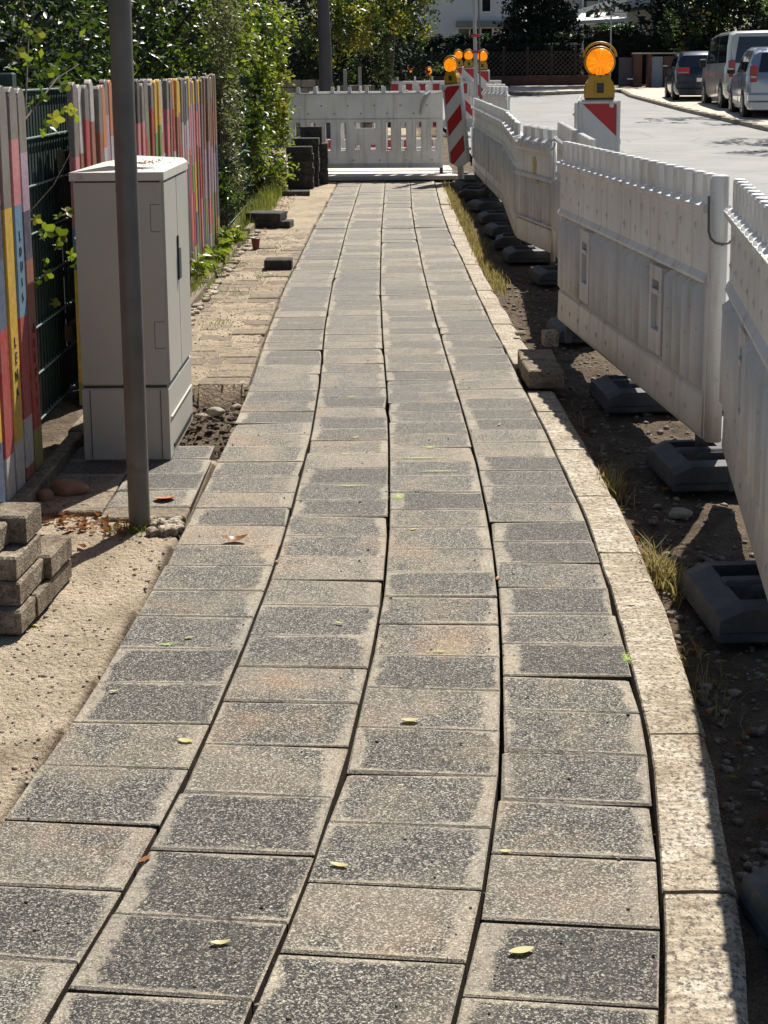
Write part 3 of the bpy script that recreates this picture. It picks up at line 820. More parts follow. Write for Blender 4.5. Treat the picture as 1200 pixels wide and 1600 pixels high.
# ================================================================ KITS: build a thing once, place it many times with shared meshes
class Kit:
    def __init__(s): s.parts = []
    def add(s, name, me, parent=None, loc=(0, 0, 0), rot=(0, 0, 0), label=None, kind=None):
        s.parts.append((name, me, parent, loc, rot, label, kind)); return len(s.parts) - 1
    def place(s, name, label, cat, loc, rz=0, group=None, rx=0, ry=0):
        root = thing(name, label, cat, loc, rz, group)
        root.rotation_euler = (rx, ry, rz)
        objs = []
        for nm, me, par, l, r_, lab, kd in s.parts:
            o = link(nm, me, objs[par] if par is not None else root); o.location = l; o.rotation_euler = r_
            if lab: o['label'] = lab
            if kd: o['kind'] = kd
            objs.append(o)
        return root

# ---------------------------------------------------------------- white plastic barrier panels
def dense_panel(L, halves=2, loop=True, tube=True, tabs=21, bottom=.11, H=1.05, stub=None):
    """closed barrier panel: vertical tabs on top, dimpled plate, ridge, fluted field with handle boxes, foot plate; x along, front faces -y"""
    K = Kit(); pl = M['plastic']
    z0, zf, zr, zp, zt = bottom, bottom + .165, bottom + .56, H - .105, H
    W = L / halves
    for h in range(halves):
        m = MB()
        x0 = h * W + .004; x1 = (h + 1) * W - .004
        if tube and h == halves - 1: x1 -= .055
        # foot plate, ledge, recessed field, ridge, upper plate, lip
        prof_pts = [(-.030, z0), (-.034, z0 + .015), (-.030, zf - .012), (-.020, zf), (-.0012, zf + .006), (-.0012, zr - .02), (-.040, zr), (-.040, zr + .012), (-.026, zr + .034), (-.026, zp - .035), (-.052, zp - .022), (-.052, zp - .004), (-.010, zp + .010)]
        b = len(m.v); npf = len(prof_pts)
        for x in (x0, x1):
            for y, z in prof_pts: m.v.append((x, y, z))
            for y, z in prof_pts[::-1]: m.v.append((x, -y, z))
        nn = npf * 2
        for k in range(nn): m.f.append((b + k, b + (k + 1) % nn, b + nn + (k + 1) % nn, b + nn + k)[::-1]); m.m.append(0)
        # end caps as quads across the thickness
        for e, off in ((0, 0), (1, nn)):
            for k in range(npf - 1):
                q = (b + off + k, b + off + k + 1, b + off + nn - 2 - k, b + off + nn - 1 - k)
                m.f.append(q if e == 0 else q[::-1]); m.m.append(0)
        pi_ = K.add('panel_body', m.mesh('panel_body', pl))
        # border frame round the fluted field
        fr = MB()
        fr.bbox((0, 0, (zf + zr) / 2), (.024, .052, zr - zf), .004); fr = fr.mesh('side_rib', pl)
        for xx in (x0 + .012, x1 - .012): K.add('side_rib', fr, pi_, (xx, 0, 0))
        # flutes, with the handle box in the middle
        xa, xb = x0 + .035, x1 - .035
        nfl = 10; sp = (xb - xa) / nfl
        fm = MB(); rr = sp * .33
        ring = [(math.cos(t), math.sin(t)) for t in [PI + PI * i / 6 for i in range(7)]]
        for side in (1, -1):
            bb = len(fm.v)
            for z, q in ((zf + .002, .5), (zf + .03, 1), (zr - .035, 1), (zr - .012, .45)):
                for cx_, cy_ in ring: fm.v.append((cx_ * rr, side * cy_ * .055 * q - .0, z))
            for i in range(3):
                for k in range(6):
                    q = (bb + i * 7 + k, bb + i * 7 + k + 1, bb + (i + 1) * 7 + k + 1, bb + (i + 1) * 7 + k)
                    fm.f.append(q if side == 1 else q[::-1]); fm.m.append(0)
        fme = fm.mesh('flute', pl); fme.polygons.foreach_set('use_smooth', [True] * len(fme.polygons))
        mid = (nfl - 1) / 2
        for i in range(nfl):
            if abs(i - mid) < 1.1: continue
            K.add('flute', fme, pi_, (xa + (i + .5) * sp, 0, 0))
        xm = (xa + xb) / 2
        hm = MB(); ww = sp * .78
        hm.holes(xm - ww, xm + ww, zf + .03, zr - .02, [(xm - ww * .55, xm + ww * .55, zf + .285, zf + .320), (xm - ww * .6, xm + ww * .6, zf + .12, zf + .262)], -.040, -.004)
        hm.box((xm, -.010, zf + .19), (ww * 1.1, .018, .13))
        hm.prism([(xm - ww * .6, zf + .272), (xm + ww * .6, zf + .272), (xm + ww * .5, zf + .285), (xm - ww * .5, zf + .285)], -.045, -.026)
        K.add('handle_box', hm.mesh('handle_box', pl), pi_)
        # dimples: small raised teardrops in staggered rows
        dm = MB()
        for row, (z, off) in enumerate(((zp - .085, .5), (zp - .185, 0), (zf - .09, .25))):
            nd = 6
            for i in range(nd):
                x = x0 + .06 + (x1 - x0 - .12) * (i + off) / nd
                y = -.026 if row < 2 else -.0315
                bb = len(dm.v)
                for dx, dz, dy in ((-.006, 0, 0), (0, -.022, 0), (.006, 0, 0), (0, .018, 0), (0, .004, -.008)): dm.v.append((x + dx, y + dy, z + dz))
                for q in ((0, 1, 4), (1, 2, 4), (2, 3, 4), (3, 0, 4)): dm.f.append((bb + q[0], bb + q[1], bb + q[2])); dm.m.append(0)
        K.add('dimples', dm.mesh('dimples', pl), pi_, kind='stuff')
        # tabs along the top
        nt_ = tabs // 2 + (tabs % 2 if h == 0 else 0)
        ts = (x1 - x0) / nt_
        tm = MB()
        bb = len(tm.v)
        a = ts * .33
        for z, k in ((zp + .008, 1), (zt - .006, 1), (zt, .88)):
            for cx_, cy_ in [(-1, .5), (-1, -.1), (-.6, -.75), (.6, -.75), (1, -.1), (1, .5)]: tm.v.append((cx_ * a * k, cy_ * .030 * k - .004, z))
        for i in range(2):
            for k in range(6): tm.f.append((bb + i * 6 + k, bb + i * 6 + (k + 1) % 6, bb + i * 6 + 6 + (k + 1) % 6, bb + i * 6 + 6 + k)); tm.m.append(0)
        tm.f.append(tuple(bb + 12 + k for k in range(6))); tm.m.append(0)
        tme = tm.mesh('tab', pl)
        nk = MB()
        for i in range(nt_):
            x = x0 + (i + .5) * ts
            K.add('tab', tme, pi_, (x, 0, 0))
            if i < nt_ - 1: nk.prism([(x + ts * .5 - .012, zp + .004), (x + ts * .5 + .012, zp + .004), (x + ts * .5, zp + .016)], -.057, -.048)
        K.add('top_lip', nk.mesh('top_lip', pl), pi_, kind='stuff')
    if tube:
        t = MB().tube([(L - .03, 0, bottom), (L - .03, 0, H - .006), (L - .03, 0, H)], [.031, .031, .027], 16).mesh('end_post', pl)
        t.polygons.foreach_set('use_smooth', [True] * len(t.polygons))
        ei = K.add('end_post', t)
        r = MB().box((L - .03, -.031, (bottom + H) / 2), (.010, .006, H - bottom - .02)).mesh('seam_rib', pl)
        K.add('seam_rib', r, ei)
    if loop:
        pts = [(L - .005, -.046, H - .07), (L + .010, -.048, H - .19)] + [(L + .012, -.048 * math.cos(t), H - .19 - .045 * math.sin(t)) for t in [PI * i / 6 for i in range(1, 6)]] + [(L + .010, .048, H - .19), (L - .005, .046, H - .07)]
        K.add('wire_latch', MB().tube(pts, .0048, 8).mesh('wire_latch', M['dark_steel']))
    # legs that slot into the feet
    for x in (.12, L - .16): K.add('leg', MB().box((x, 0, bottom / 2 + .01), (.05, .03, bottom + .01)).mesh('leg', M['rubber']))
    return K

def place_line(K, L, a, b, label, group='white barrier panels beside the footpath'):
    """panel from ground point a (far end, x=0) to b (near end, x=L)"""
    rz = math.atan2(b[1] - a[1], b[0] - a[0])
    o = K.place('plastic_barrier', label, 'barrier', (a[0], a[1], prof((a[1] + b[1]) / 2)), rz, group)
    dz = prof(b[1]) - prof(a[1])
    o.location.z = prof(a[1]); o.rotation_euler = (0, -math.atan2(dz, math.hypot(b[0] - a[0], b[1] - a[1])), rz)
    return o
dist = lambda a, b: math.hypot(b[0] - a[0], b[1] - a[1])
P2a, P2b = (.955, 7.44), (1.163, 4.86)
L2 = dist(P2a, P2b); K2 = dense_panel(L2)
place_line(K2, L2, P2a, P2b, 'white plastic barrier panel with a steel wire latch round its near end post')
P1a, P1b = (1.197, 4.76), (.787, 2.17)
L1 = dist(P1a, P1b); K1 = dense_panel(L1, loop=False)
place_line(K1, L1, P1a, P1b, 'nearest white barrier, scuffed black along its far edge, cut by the right edge')
P3a, P3b = (1.262, 10.12), (1.12, 7.56)
place_line(dense_panel(dist(P3a, P3b), loop=False, tube=False), 0, P3a, P3b, 'white barrier panel mostly hidden behind the panel with the wire latch')
P5a, P5b = (1.14, 17.61), (1.17, 15.65)
K5 = dense_panel(dist(P5a, P5b), loop=False, tube=True, H=1.0)
place_line(K5, 0, P5a, P5b, 'farthest white panel of the row along the path, beside the striped beacon')
P5c = (1.20, 13.72)
place_line(dense_panel(dist(P5b, P5c) - .03, tube=True, H=1.0, loop=False), 0, (1.17, 15.60), P5c, 'white barrier panel with a small cable eye on top, second from the striped beacon')
place_line(dense_panel(dist((1.19, 13.65), (1.075, 11.2)), loop=False, tube=False, H=1.0, tabs=4), 0, (1.19, 13.65), (1.075, 11.2), 'bulging white barrier panel with a rounded smooth top, before the one stained yellow')
# short panel with tall stubs and yellow stain
def stub_panel(L, nst, stain=False, H=.98, loopring=True):
    K = Kit(); pl = M['plastic']; b0 = .10
    p = K.add('panel_body', MB().bbox((L / 2, 0, b0 + .34), (L - .01, .016, .36), .003).mesh('panel_body', pl))
    K.add('foot_plate', MB().bbox((L / 2, 0, b0 + .085), (L - .01, .05, .17), .006).mesh('foot_plate', pl), p)
    K.add('ledge', MB().bbox((L / 2, -.004, b0 + .19), (L - .01, .07, .022), .006).mesh('ledge', pl), p)
    K.add('ridge', MB().bbox((L / 2, -.006, b0 + .525), (L - .01, .08, .034), .012).mesh('ridge', pl), p)
    K.add('upper_plate', MB().bbox((L / 2, 0, (b0 + .54 + H - .10) / 2), (L - .012, .052, H - .10 - b0 - .54), .006).mesh('upper_plate', pl), p)
    r = MB().bbox((L / 2, -.004, H - .085), (L - .02, .085, .085), .025).mesh('top_rail', pl); K.add('top_rail', r, p)
    fm = MB().tube([(0, 0, b0 + .18), (0, 0, b0 + .21), (0, 0, b0 + .49), (0, 0, b0 + .51)], [.012, .024, .024, .01], 10).mesh('flute', pl)
    fm.polygons.foreach_set('use_smooth', [True] * len(fm.polygons))
    k = max(4, int(L / .095))
    for i in range(k): K.add('flute', fm, p, (.05 + (L - .1) * (i + .5) / k, -.004, 0))
    sm = MB().bbox((0, 0, 0), (L / nst * .42, .045, .11), .012).mesh('stub', pl)
    bm_ = MB().bbox((0, 0, 0), (L / nst * .78, .06, .07), .02).mesh('stub_socket', pl)
    for i in range(nst):
        x = .06 + (L - .12) * (i + .5) / nst
        s = K.add('stub', sm, p, (x, .012, H + .012)); K.add('stub_socket', bm_, p, (x, -.012, H - .055))
    t = MB().tube([(L - .012, -.02, b0 - .05), (L - .012, -.02, H - .02)], .017, 10).mesh('end_post', pl); t.polygons.foreach_set('use_smooth', [True] * len(t.polygons))
    K.add('end_post', t)
    if loopring:
        K.add('wire_ring', MB().tube([(L - .03 + .055 * math.cos(a), -.03 + .012 * math.sin(a), H - .045 + .035 * math.sin(a)) for a in [2 * PI * i / 16 for i in range(16)]], .006, 8, closed=True).mesh('wire_ring', M['galv']))
    if stain:
        sv = [(L * .45, H - .16), (L * .52, H - .155), (L * .56, H - .2), (L * .55, H - .3), (L * .585, H - .345), (L * .56, H - .36), (L * .52, H - .33), (L * .46, H - .29)]
        K.add('yellow_stain', MB().prism([(x, z) for x, z in sv], -.0285, -.0255).mesh('yellow_stain', M['stain']), p, label='faded yellow paint stain')
    for x in (.1, L - .1): K.add('leg', MB().box((x, 0, .045), (.05, .03, .12)).mesh('leg', M['rubber']))
    return K
M['stain'] = mat_plain('faded_yellow_stain', (.50, .42, .16), .6, .2, 20)
P4a, P4b = (1.075, 11.16), (1.245, 10.16)
o = place_line(stub_panel(dist(P4a, P4b), 4, True, H=.93), 0, P4a, P4b, 'short white barrier panel with four tall stubs and a yellow stain')
place_line(stub_panel(1.9, 8, False, H=1.0), 0, (1.93, 11.9), (1.62, 9.95), 'white barrier panel standing on the road side behind the large lamp beacon board')
K0 = dense_panel(1.9, loop=False, tube=True)
o = place_line(dense_panel(2.3, loop=False), 0, (2.30, 16.6), (1.95, 14.3), 'white barrier panel on the road side, seen only by its top behind the row')

# black rubber feet
def foot_mesh():
    m = MB()
    L, W, T = .80, .38, .115
    # plan outline with chamfered corners, three height steps, two grip pockets
    def slab(x0, x1, w_, za, zb, c=.03, top=.9):
        b = len(m.v); hw = w_ / 2
        pl = [(x0 + c, -hw), (x1 - c, -hw), (x1, -hw + c), (x1, hw - c), (x1 - c, hw), (x0 + c, hw), (x0, hw - c), (x0, -hw + c)]
        cx_ = (x0 + x1) / 2
        for z, k in ((za, 1), (zb - .015, 1), (zb, top)):
            for x, y in pl: m.v.append((cx_ + (x - cx_) * (1 - (1 - k) * .35), y * (1 - (1 - k) * 1.2), z))
        for i in range(2):
            for k in range(8): m.f.append((b + i * 8 + k, b + i * 8 + (k + 1) % 8, b + (i + 1) * 8 + (k + 1) % 8, b + (i + 1) * 8 + k)); m.m.append(0)
        m.f.append(tuple(b + 16 + k for k in range(8))); m.m.append(0)
        m.f.append(tuple(b + 7 - k for k in range(8))); m.m.append(0)
    slab(-L / 2, L / 2, W, 0, .05, .05)
    return m
def foot_kit():
    K = Kit(); rb = M['rubber']
    L, W, T = .80, .38, .100
    # body with real openings: plate with rectangular holes seen from above, built in x,z and laid flat
    m = MB()
    holes = [(-.33, -.17, .03, .13), (-.33, -.17, -.13, -.03), (.17, .33, .03, .13), (.17, .33, -.13, -.03), (-.045, .045, -.03, .03)]
    m.holes(-L / 2, L / 2, -W / 2, W / 2, [(h[0], h[1], h[2], h[3]) for h in holes], -T, -.035)
    # stand the plate flat: (x, y, z) -> (x, z, -y)
    m.v = [(x, z, -y) for x, y, z in m.v]
    v2 = []
    for x, y, z in m.v:   # slope the ends and long sides down
        zz = z
        if z > .06:
            e = max(0, (abs(x) - .34) / .06); f_ = max(0, (abs(y) - .15) / .04)
            zz = z - .028 * min(1, e) - .008 * min(1, f_)
            if abs(x) > .39: x *= .985
            if abs(y) > .18: y *= .975
        v2.append((x, y, zz))
    m.v = v2
    K.add('base_block', m.mesh('base_block', rb))
    m = MB(); m.bbox((0, 0, .018), (L * 1.0, W * 1.0, .034), .008)
    K.add('sole', m.mesh('sole', rb))
    m = MB().bbox((0, 0, T + .006), (.20, .14, .022), .008).mesh('socket_rim', rb)
    for yy in (-.085, .085): K.add('socket_rim', m, None, (0, yy, 0))
    m = MB().bbox((0, 0, T + .002), (.17, .045, .016), .006).mesh('grip_bar', rb)
    for xx in (-.25, .25): K.add('grip_bar', m, None, (xx, 0, 0))
    return K
FK = foot_kit()
feet = [
 (1.235, 3.64, R(3), 0, 'black rubber foot with open grip pocket under the nearest barrier'),
 (1.385, 4.98, R(4), 0, 'black rubber foot under the near end post with a bright strip of sun across it'),
 (1.34, 6.14, R(3), 0, 'black rubber foot under the middle of the panel with the wire latch'),
 (1.33, 7.75, R(4), 0, 'black rubber foot under the far end of the panel with the wire latch'),
 (1.44, 9.85, R(6), 0, 'black rubber foot striped with sunlight below the yellow-stained panel'),
 (1.34, 10.95, R(2), 0, 'black rubber foot just beyond the sun-striped one'),
 (1.33, 11.75, R(-6), 0, 'black rubber foot lying between the stained panel and the bulging one'),
 (1.32, 12.6, R(8), 0, 'black rubber foot under the middle of the bulging panel'),
 (1.32, 13.55, R(3), 0, 'black rubber foot at the far end of the bulging panel'),
 (1.31, 14.7, R(14), 0, 'black rubber foot beneath the panel with the cable eye'),
 (1.27, 15.75, R(-20), .02, 'black rubber foot tipped in the grass, its rim catching sun'),
 (1.24, 16.7, R(16), .02, 'black rubber foot near the far end of the row with two bright handles'),
 (.98, 17.9, R(-8), 0, 'black rubber foot holding the striped beacon board'),
 (1.62, 9.0, R(4), 0, 'black rubber foot holding the large lamp beacon on the road side'),
 (1.035, 2.15, R(9), 0, 'black rubber foot at the lower right edge, below the shadowed kerb'),
]
for x, y, rz, dz, lab in feet:
    o = FK.place('ballast_block', lab, 'rubber foot', (x, y, prof(y) - .045 + dz), rz, 'black rubber barrier feet')
    if dz: o.rotation_euler.x = .08

# far barrier across the path: open slots, widely spaced tabs
def slot_panel(L, H=.94, b0=.0, full=True):
    K = Kit(); pl = M['plastic']
    zl, zm = b0 + .20, b0 + .60
    slots = []
    xs_ = []
    pitch = .19; x = L - .11
    seq = ['s', 's', 's', 's', 'w', 'g', 's', 's', 's', 'g']
    i = 0
    while x > .1:
        if i in (4,):   # handle window two pitches wide
            slots.append((x - .23, x + .03, zm - .10, zm - .03)); slots.append((x - .035, x + .03, zl + .03, zl + .09)); slots.append((x - .235, x - .17, zl + .03, zl + .09)); x -= pitch * 2 - .0; i += 2; continue
        slots.append((x - .03, x + .03, zl + .02, zm - .03)); x -= pitch; i += 1
    m = MB().holes(0, L, b0, H, slots, -.022, .022)
    p = K.add('panel_body', m.mesh('panel_body', pl))
    m = MB()
    for s_ in slots:
        a, b_, c, d = s_
        for (q0, q1, r0, r1) in ((a - .008, a, c - .008, d + .008), (b_, b_ + .008, c - .008, d + .008), (a, b_, c - .008, c), (a, b_, d, d + .008)):
            m.box(((q0 + q1) / 2, -.0255, (r0 + r1) / 2), (q1 - q0, .007, r1 - r0))
    K.add('slot_rims', m.mesh('slot_rims', pl), p, kind='stuff')
    K.add('ridge', MB().bbox((L / 2, -.028, zm + .015), (L, .012, .014), .004).mesh('ridge', pl), p)
    K.add('bottom_rim', MB().bbox((L / 2, -.026, b0 + .03), (L, .008, .06), .003).mesh('bottom_rim', pl), p)
    K.add('top_rim', MB().bbox((L / 2, 0, H - .012), (L, .055, .022), .004).mesh('top_rim', pl), p)
    tm = MB().prism([(-.024, H), (.024, H), (.019, H + .075), (-.019, H + .075)], -.022, .022).mesh('tab', pl)
    rm = MB().box((0, -.026, zl + .2), (.012, .010, .40)).mesh('rib', pl)
    x = .14
    while x < L - .1:
        K.add('tab', tm, p, (x, 0, 0)); x += .215
    for s_ in slots[:4]: K.add('rib', rm, p, (s_[0] - .05, 0, 0))
    dm = MB()
    for row, (z, off) in enumerate(((H - .16, 0), (H - .26, .5), (b0 + .10, .2))):
        for i in range(int(L / .33) + 1):
            x = .1 + .33 * (i + off)
            if x < L - .05: dm.tube([(x, -.022, z), (x, -.0245, z)], .013, 8)
    K.add('bolts', dm.mesh('bolts', M['galv']), p, kind='stuff')
    e = MB().tube([(L - .02, 0, -.08), (L - .02, 0, b0)], .022, 8).mesh('leg', M['rubber']); K.add('leg', e)
    return K
SP = slot_panel(1.95)
o = SP.place('plastic_barrier', 'white slotted barrier panel standing square across the end of the path', 'barrier', (-1.19, 18.02, prof(17.9) + .125), math.atan2(-.12, 1.9), 'white barriers at the end of the path')
def redwhite_board(L, z0, z1, face=-.03, phase=0):
    """alternating film squares on a board face; returns list of (mesh, x)"""
    out = []
    k = int(L / .26)
    sw = L / (k * 2)
    for i in range(k * 2):
        red = (i + phase) % 2 == 0
        if red: out.append((MB().box((0, 0, (z0 + z1) / 2), (sw * 1.0, .004, z1 - z0)).mesh('red_field', M['red']), (i + .5) * sw))
    return out
def bar_barrier(L, H=1.0, striped=True):
    K = Kit(); pl = M['plastic']
    t = K.add('top_board', MB().bbox((L / 2, 0, H - .15), (L, .045, .30), .01).mesh('top_board', pl))
    if striped:
        for me, x in redwhite_board(L, H - .245, H - .055): K.add('red_field', me, t, (x, -.0255, 0))
    b = K.add('bottom_board', MB().bbox((L / 2, 0, .19), (L, .045, .16), .01).mesh('bottom_board', pl))
    for me, x in redwhite_board(L, .13, .25): K.add('red_field', me, b, (x, -.0255, 0))
    for x in (.03, L * .25, L * .5, L * .75, L - .03): K.add('upright', MB().bbox((x, 0, .46), (.05, .04, .56), .006).mesh('upright', pl))
    for i in range(int(L / .33)): K.add('stub', MB().bbox((.12 + i * .33, 0, H + .04), (.035, .03, .08), .006).mesh('stub', pl))
    for x in (.15, L - .15): K.add('leg', MB().box((x, 0, .05), (.05, .04, .12)).mesh('leg', M['rubber']))
    return K
o = bar_barrier(2.0, .98, False).place('plastic_barrier', 'white barrier with red and white lower strip behind the slotted panel', 'barrier', (-1.1, 21.6, prof(21.6)), R(-4), 'white barriers at the end of the path')
o = bar_barrier(1.6, 1.0).place('plastic_barrier', 'red and white striped barrier glimpsed right of the slotted panel', 'barrier', (-.74, 20.3, prof(20.6) - .06), R(10), 'white barriers at the end of the path')
o = bar_barrier(2.1, 1.0).place('plastic_barrier', 'farthest red and white striped barrier board with a small grey sticker', 'barrier', (.18, 27.4, prof(27.4)), R(2), 'white barriers at the end of the path')
st = MB().box((.83 * 1.22, -.0285, .84), (.20, .003, .16)).build('sticker', M['grey_film'], o)
for i, (x, y) in enumerate(((1.55, 21.5), (1.62, 22.8))):
    o = stub_panel(1.3, 5, H=.98).place('plastic_barrier', ['stacked white barrier end with open hooks, left of the signpost foot', 'white barrier end close behind the hooked one by the signpost'][i], 'barrier', (x, y, prof(y)), R(-80), 'white barriers at the end of the path')
# pale boards lying across the end of the path
for i, (y0, y1, x0, x1, lab) in enumerate(((17.50, 18.25, -.74, .93, 'pale scaffold board lying across the end of the slabs'), (18.30, 19.2, -.78, .9, 'second pale board lying under the slotted barrier'))):
    m = MB(); cy = (y0 + y1) / 2
    m.bbox(((x0 + x1) / 2, cy, prof(cy) + .03), (x1 - x0, y1 - y0, .055), .006)
    o = m.build('ground_board', M['board_wood']); tag(o, lab, 'board', 'pale boards across the path')
strip('path_beyond', [(17.4, -1.3, 1.05), (21, -1.4, 1.3), (30, -1.5, 1.2)], -.02, M['ground'])
# grey strap hanging on the slotted barrier
m = MB().tube([(.60, 17.86, prof(17.9) + 1.06), (.55, 17.84, prof(17.9) + 1.02), (.50, 17.84, prof(17.9) + .92), (.475, 17.85, prof(17.9) + .80)], [.02, .035, .03, .018], 8)
tag(m.build('strap', M['grey_film']), 'grey strap tied round the right corner of the slotted barrier', 'strap')

# ---------------------------------------------------------------- beacons
def diag_stripes(w_, h, z0, ang=1.0, n_=5, start=0.0, sgn=1):
    """parallelogram stripes clipped to the board; returns red polygons in x,z"""
    polys = []
    per = h / n_ * 2
    k = -6
    def clip(poly, axis, lim, keep_less):
        out = []
        for i in range(len(poly)):
            a, b = poly[i], poly[(i + 1) % len(poly)]
            ia = (a[axis] <= lim) if keep_less else (a[axis] >= lim); ib = (b[axis] <= lim) if keep_less else (b[axis] >= lim)
            if ia: out.append(a)
            if ia != ib:
                t = (lim - a[axis]) / (b[axis] - a[axis]); out.append((a[0] + t * (b[0] - a[0]), a[1] + t * (b[1] - a[1])))
        return out
    while k < 10:
        zz = z0 + start + k * per
        p = [(-w_ / 2, zz), (w_ / 2, zz + sgn * w_ * ang), (w_ / 2, zz + sgn * w_ * ang + per / 2), (-w_ / 2, zz + per / 2)]
        for ax, lim, kl in ((1, z0, False), (1, z0 + h, True)):
            if p: p = clip(p, ax, lim, kl)
        if len(p) >= 3: polys.append(p)
        k += 1
    return polys
def beacon_kit(sgn=1, lamp=True, start=.1, point=False):
    K = Kit(); W, H_ = .25, .98; z0 = .18 if point else .24
    m = MB()
    if point:
        m.prism([(-W / 2, z0 + .04), (-W / 2, z0 + H_), (W / 2, z0 + H_), (W / 2, z0 + .04), (0, z0 - .03)][::-1], -.03, .03)
    else: m.bbox((0, 0, z0 + H_ / 2), (W, .06, H_), .012)
    b = K.add('board', m.mesh('board', M['plastic']))
    m = MB().bbox((0, 0, z0 + H_ / 2 + .02), (.018, .072, H_ - .05), .004).mesh('edge_rib', M['plastic'])
    for xx in (-W / 2 + .008, W / 2 - .008): K.add('edge_rib', m, b, (xx, 0, 0))
    K.add('white_field', MB().box((0, -.0315, z0 + H_ / 2), (W - .045, .003, H_ - .05)).mesh('white_field', M['white_film']), b)
    for p in diag_stripes(W - .045, H_ - .05, z0 + .025, .95, 5, start, sgn):
        K.add('red_stripe', MB().prism(p, -.036, -.0335).mesh('red_stripe', M['red']), b)
    K.add('stem', MB().box((0, 0, .13), (.06, .045, .26)).mesh('stem', M['galv']))
    if not lamp: return K
    zt = z0 + H_
    m = MB()   # housing: bottle outline
    ol = [(-.088, 0), (-.088, .055), (-.080, .085), (-.062, .115), (-.060, .135), (.060, .135), (.062, .115), (.080, .085), (.088, .055), (.088, 0)]
    hs = K.add('lamp_housing', MB().prism([(x, zt + .012 + z) for x, z in ol][::-1], -.045, .045).mesh('lamp_housing', M['yellow_plastic']))
    K.add('lamp_base', MB().bbox((0, 0, zt + .006), (.17, .085, .014), .003).mesh('lamp_base', M['black_plastic']), hs)
    K.add('switch_plate', MB().bbox((0, -.048, zt + .072), (.042, .008, .06), .003).mesh('switch_plate', M['black_plastic']), hs)
    K.add('switch_frame', MB().holes(-.030, .030, zt + .03, zt + .108, [(-.022, .022, zt + .04, zt + .1)], -.052, -.044).mesh('switch_frame', M['yellow_plastic']), hs)
    zc = zt + .225
    # lens: domed on both sides
    m = MB(); rr = [(0.0, -.058), (.03, -.057), (.055, -.052), (.074, -.042), (.082, -.028), (.082, .028), (.074, .042), (.055, .052), (.03, .057), (0.0, .058)]
    ns = 32; b0 = 0
    for r_, yy in rr:
        for k in range(ns): m.v.append((r_ * math.cos(2 * PI * k / ns), yy, zc + r_ * math.sin(2 * PI * k / ns)))
    for i in range(len(rr) - 1):
        for k in range(ns): m.f.append((i * ns + k, i * ns + (k + 1) % ns, (i + 1) * ns + (k + 1) % ns, (i + 1) * ns + k)); m.m.append(0)
    me = m.mesh('lens', M['lens']); me.polygons.foreach_set('use_smooth', [True] * len(me.polygons))
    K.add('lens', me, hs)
    K.add('lens_ring', MB().tube([(.086 * math.cos(t), 0, zc + .086 * math.sin(t)) for t in [2 * PI * i / 32 for i in range(32)]], .009, 8, closed=True).mesh('lens_ring', M['yellow_plastic']), hs)
    K.add('carry_handle', MB().tube([(.098 * math.cos(t), 0, zc + .03 + .085 * math.sin(t)) for t in [PI * i / 16 for i in range(17)]] , .007, 8).mesh('carry_handle', M['yellow_plastic']), hs)
    for a in (-2.0, -1.57, -1.14): K.add('clip', MB().bbox((.083 * math.cos(a), -.045, zc + .083 * math.sin(a)), (.012, .02, .01), .002).mesh('clip', M['black_plastic']), hs)
    return K
BK = beacon_kit(-1, start=.186)
o = BK.place('warning_beacon', 'large amber lamp on a red and white beacon board at the road edge', 'warning beacon', (1.318, 8.72, prof(8.72) + .015), R(-2), 'beacon boards with amber lamps')
MB().tube([(.072, -.0335, 1.185), (.072, -.0385, 1.185)], .014, 14).build('sticker', M['white_film'], o)
BP = beacon_kit(1, start=.33, point=True)
o = BP.place('warning_beacon', 'leaning red and white striped beacon board with amber lamp at the end of the slabs', 'warning beacon', (.96, 17.35, prof(17.35) + .02), R(-32), 'beacon boards with amber lamps'); o.rotation_euler = (R(1), R(-5.5), R(-32))
for x, y, rz, sg, lab in ((1.70, 24.4, 0, -1, 'beacon board with amber lamp just right of the signpost'), (1.66, 27.6, R(6), -1, 'beacon board with amber lamp between signpost and leaning beacon, nearer of the pair'), (1.56, 29.4, R(20), -1, 'beacon with amber lamp half hidden behind its neighbour left of the signpost'), (1.22, 37.5, 0, -1, 'small far beacon with amber lamp above the striped board'), (.78, 40.5, R(20), -1, 'farthest small amber lamp above the left of the striped board')):
    BK.place('warning_beacon', lab, 'warning beacon', (x, y, prof(y) + .02 - (.44 if y > 35 else 0)), rz, 'beacon boards with amber lamps')

# signpost
x, y = 1.255, 18.9; z = prof(y)
o = thing('signpost', 'galvanised steel signpost with red clamps rising behind the barriers', 'signpost', (x, y, z))
MB().tube([(0, 0, 0), (-.07, 0, 3.6)], .026, 12).build('post', M['galv'], o)
MB().tube([(.055, .02, 0), (-.01, .02, 3.6)], .010, 8).build('thin_rod', M['pole'], o)
for zz in (1.55, 1.76, 2.33): MB().bbox((-.008 - zz * .0195 + .02, 0, zz), (.12, .07, .035), .006).build('clamp', M['red'], o)
for zz in (2.6, 2.95, 3.3): MB().bbox((-.008 - zz * .0195 + .02, 0, zz), (.12, .07, .035), .006).build('clamp', M['red'], o)

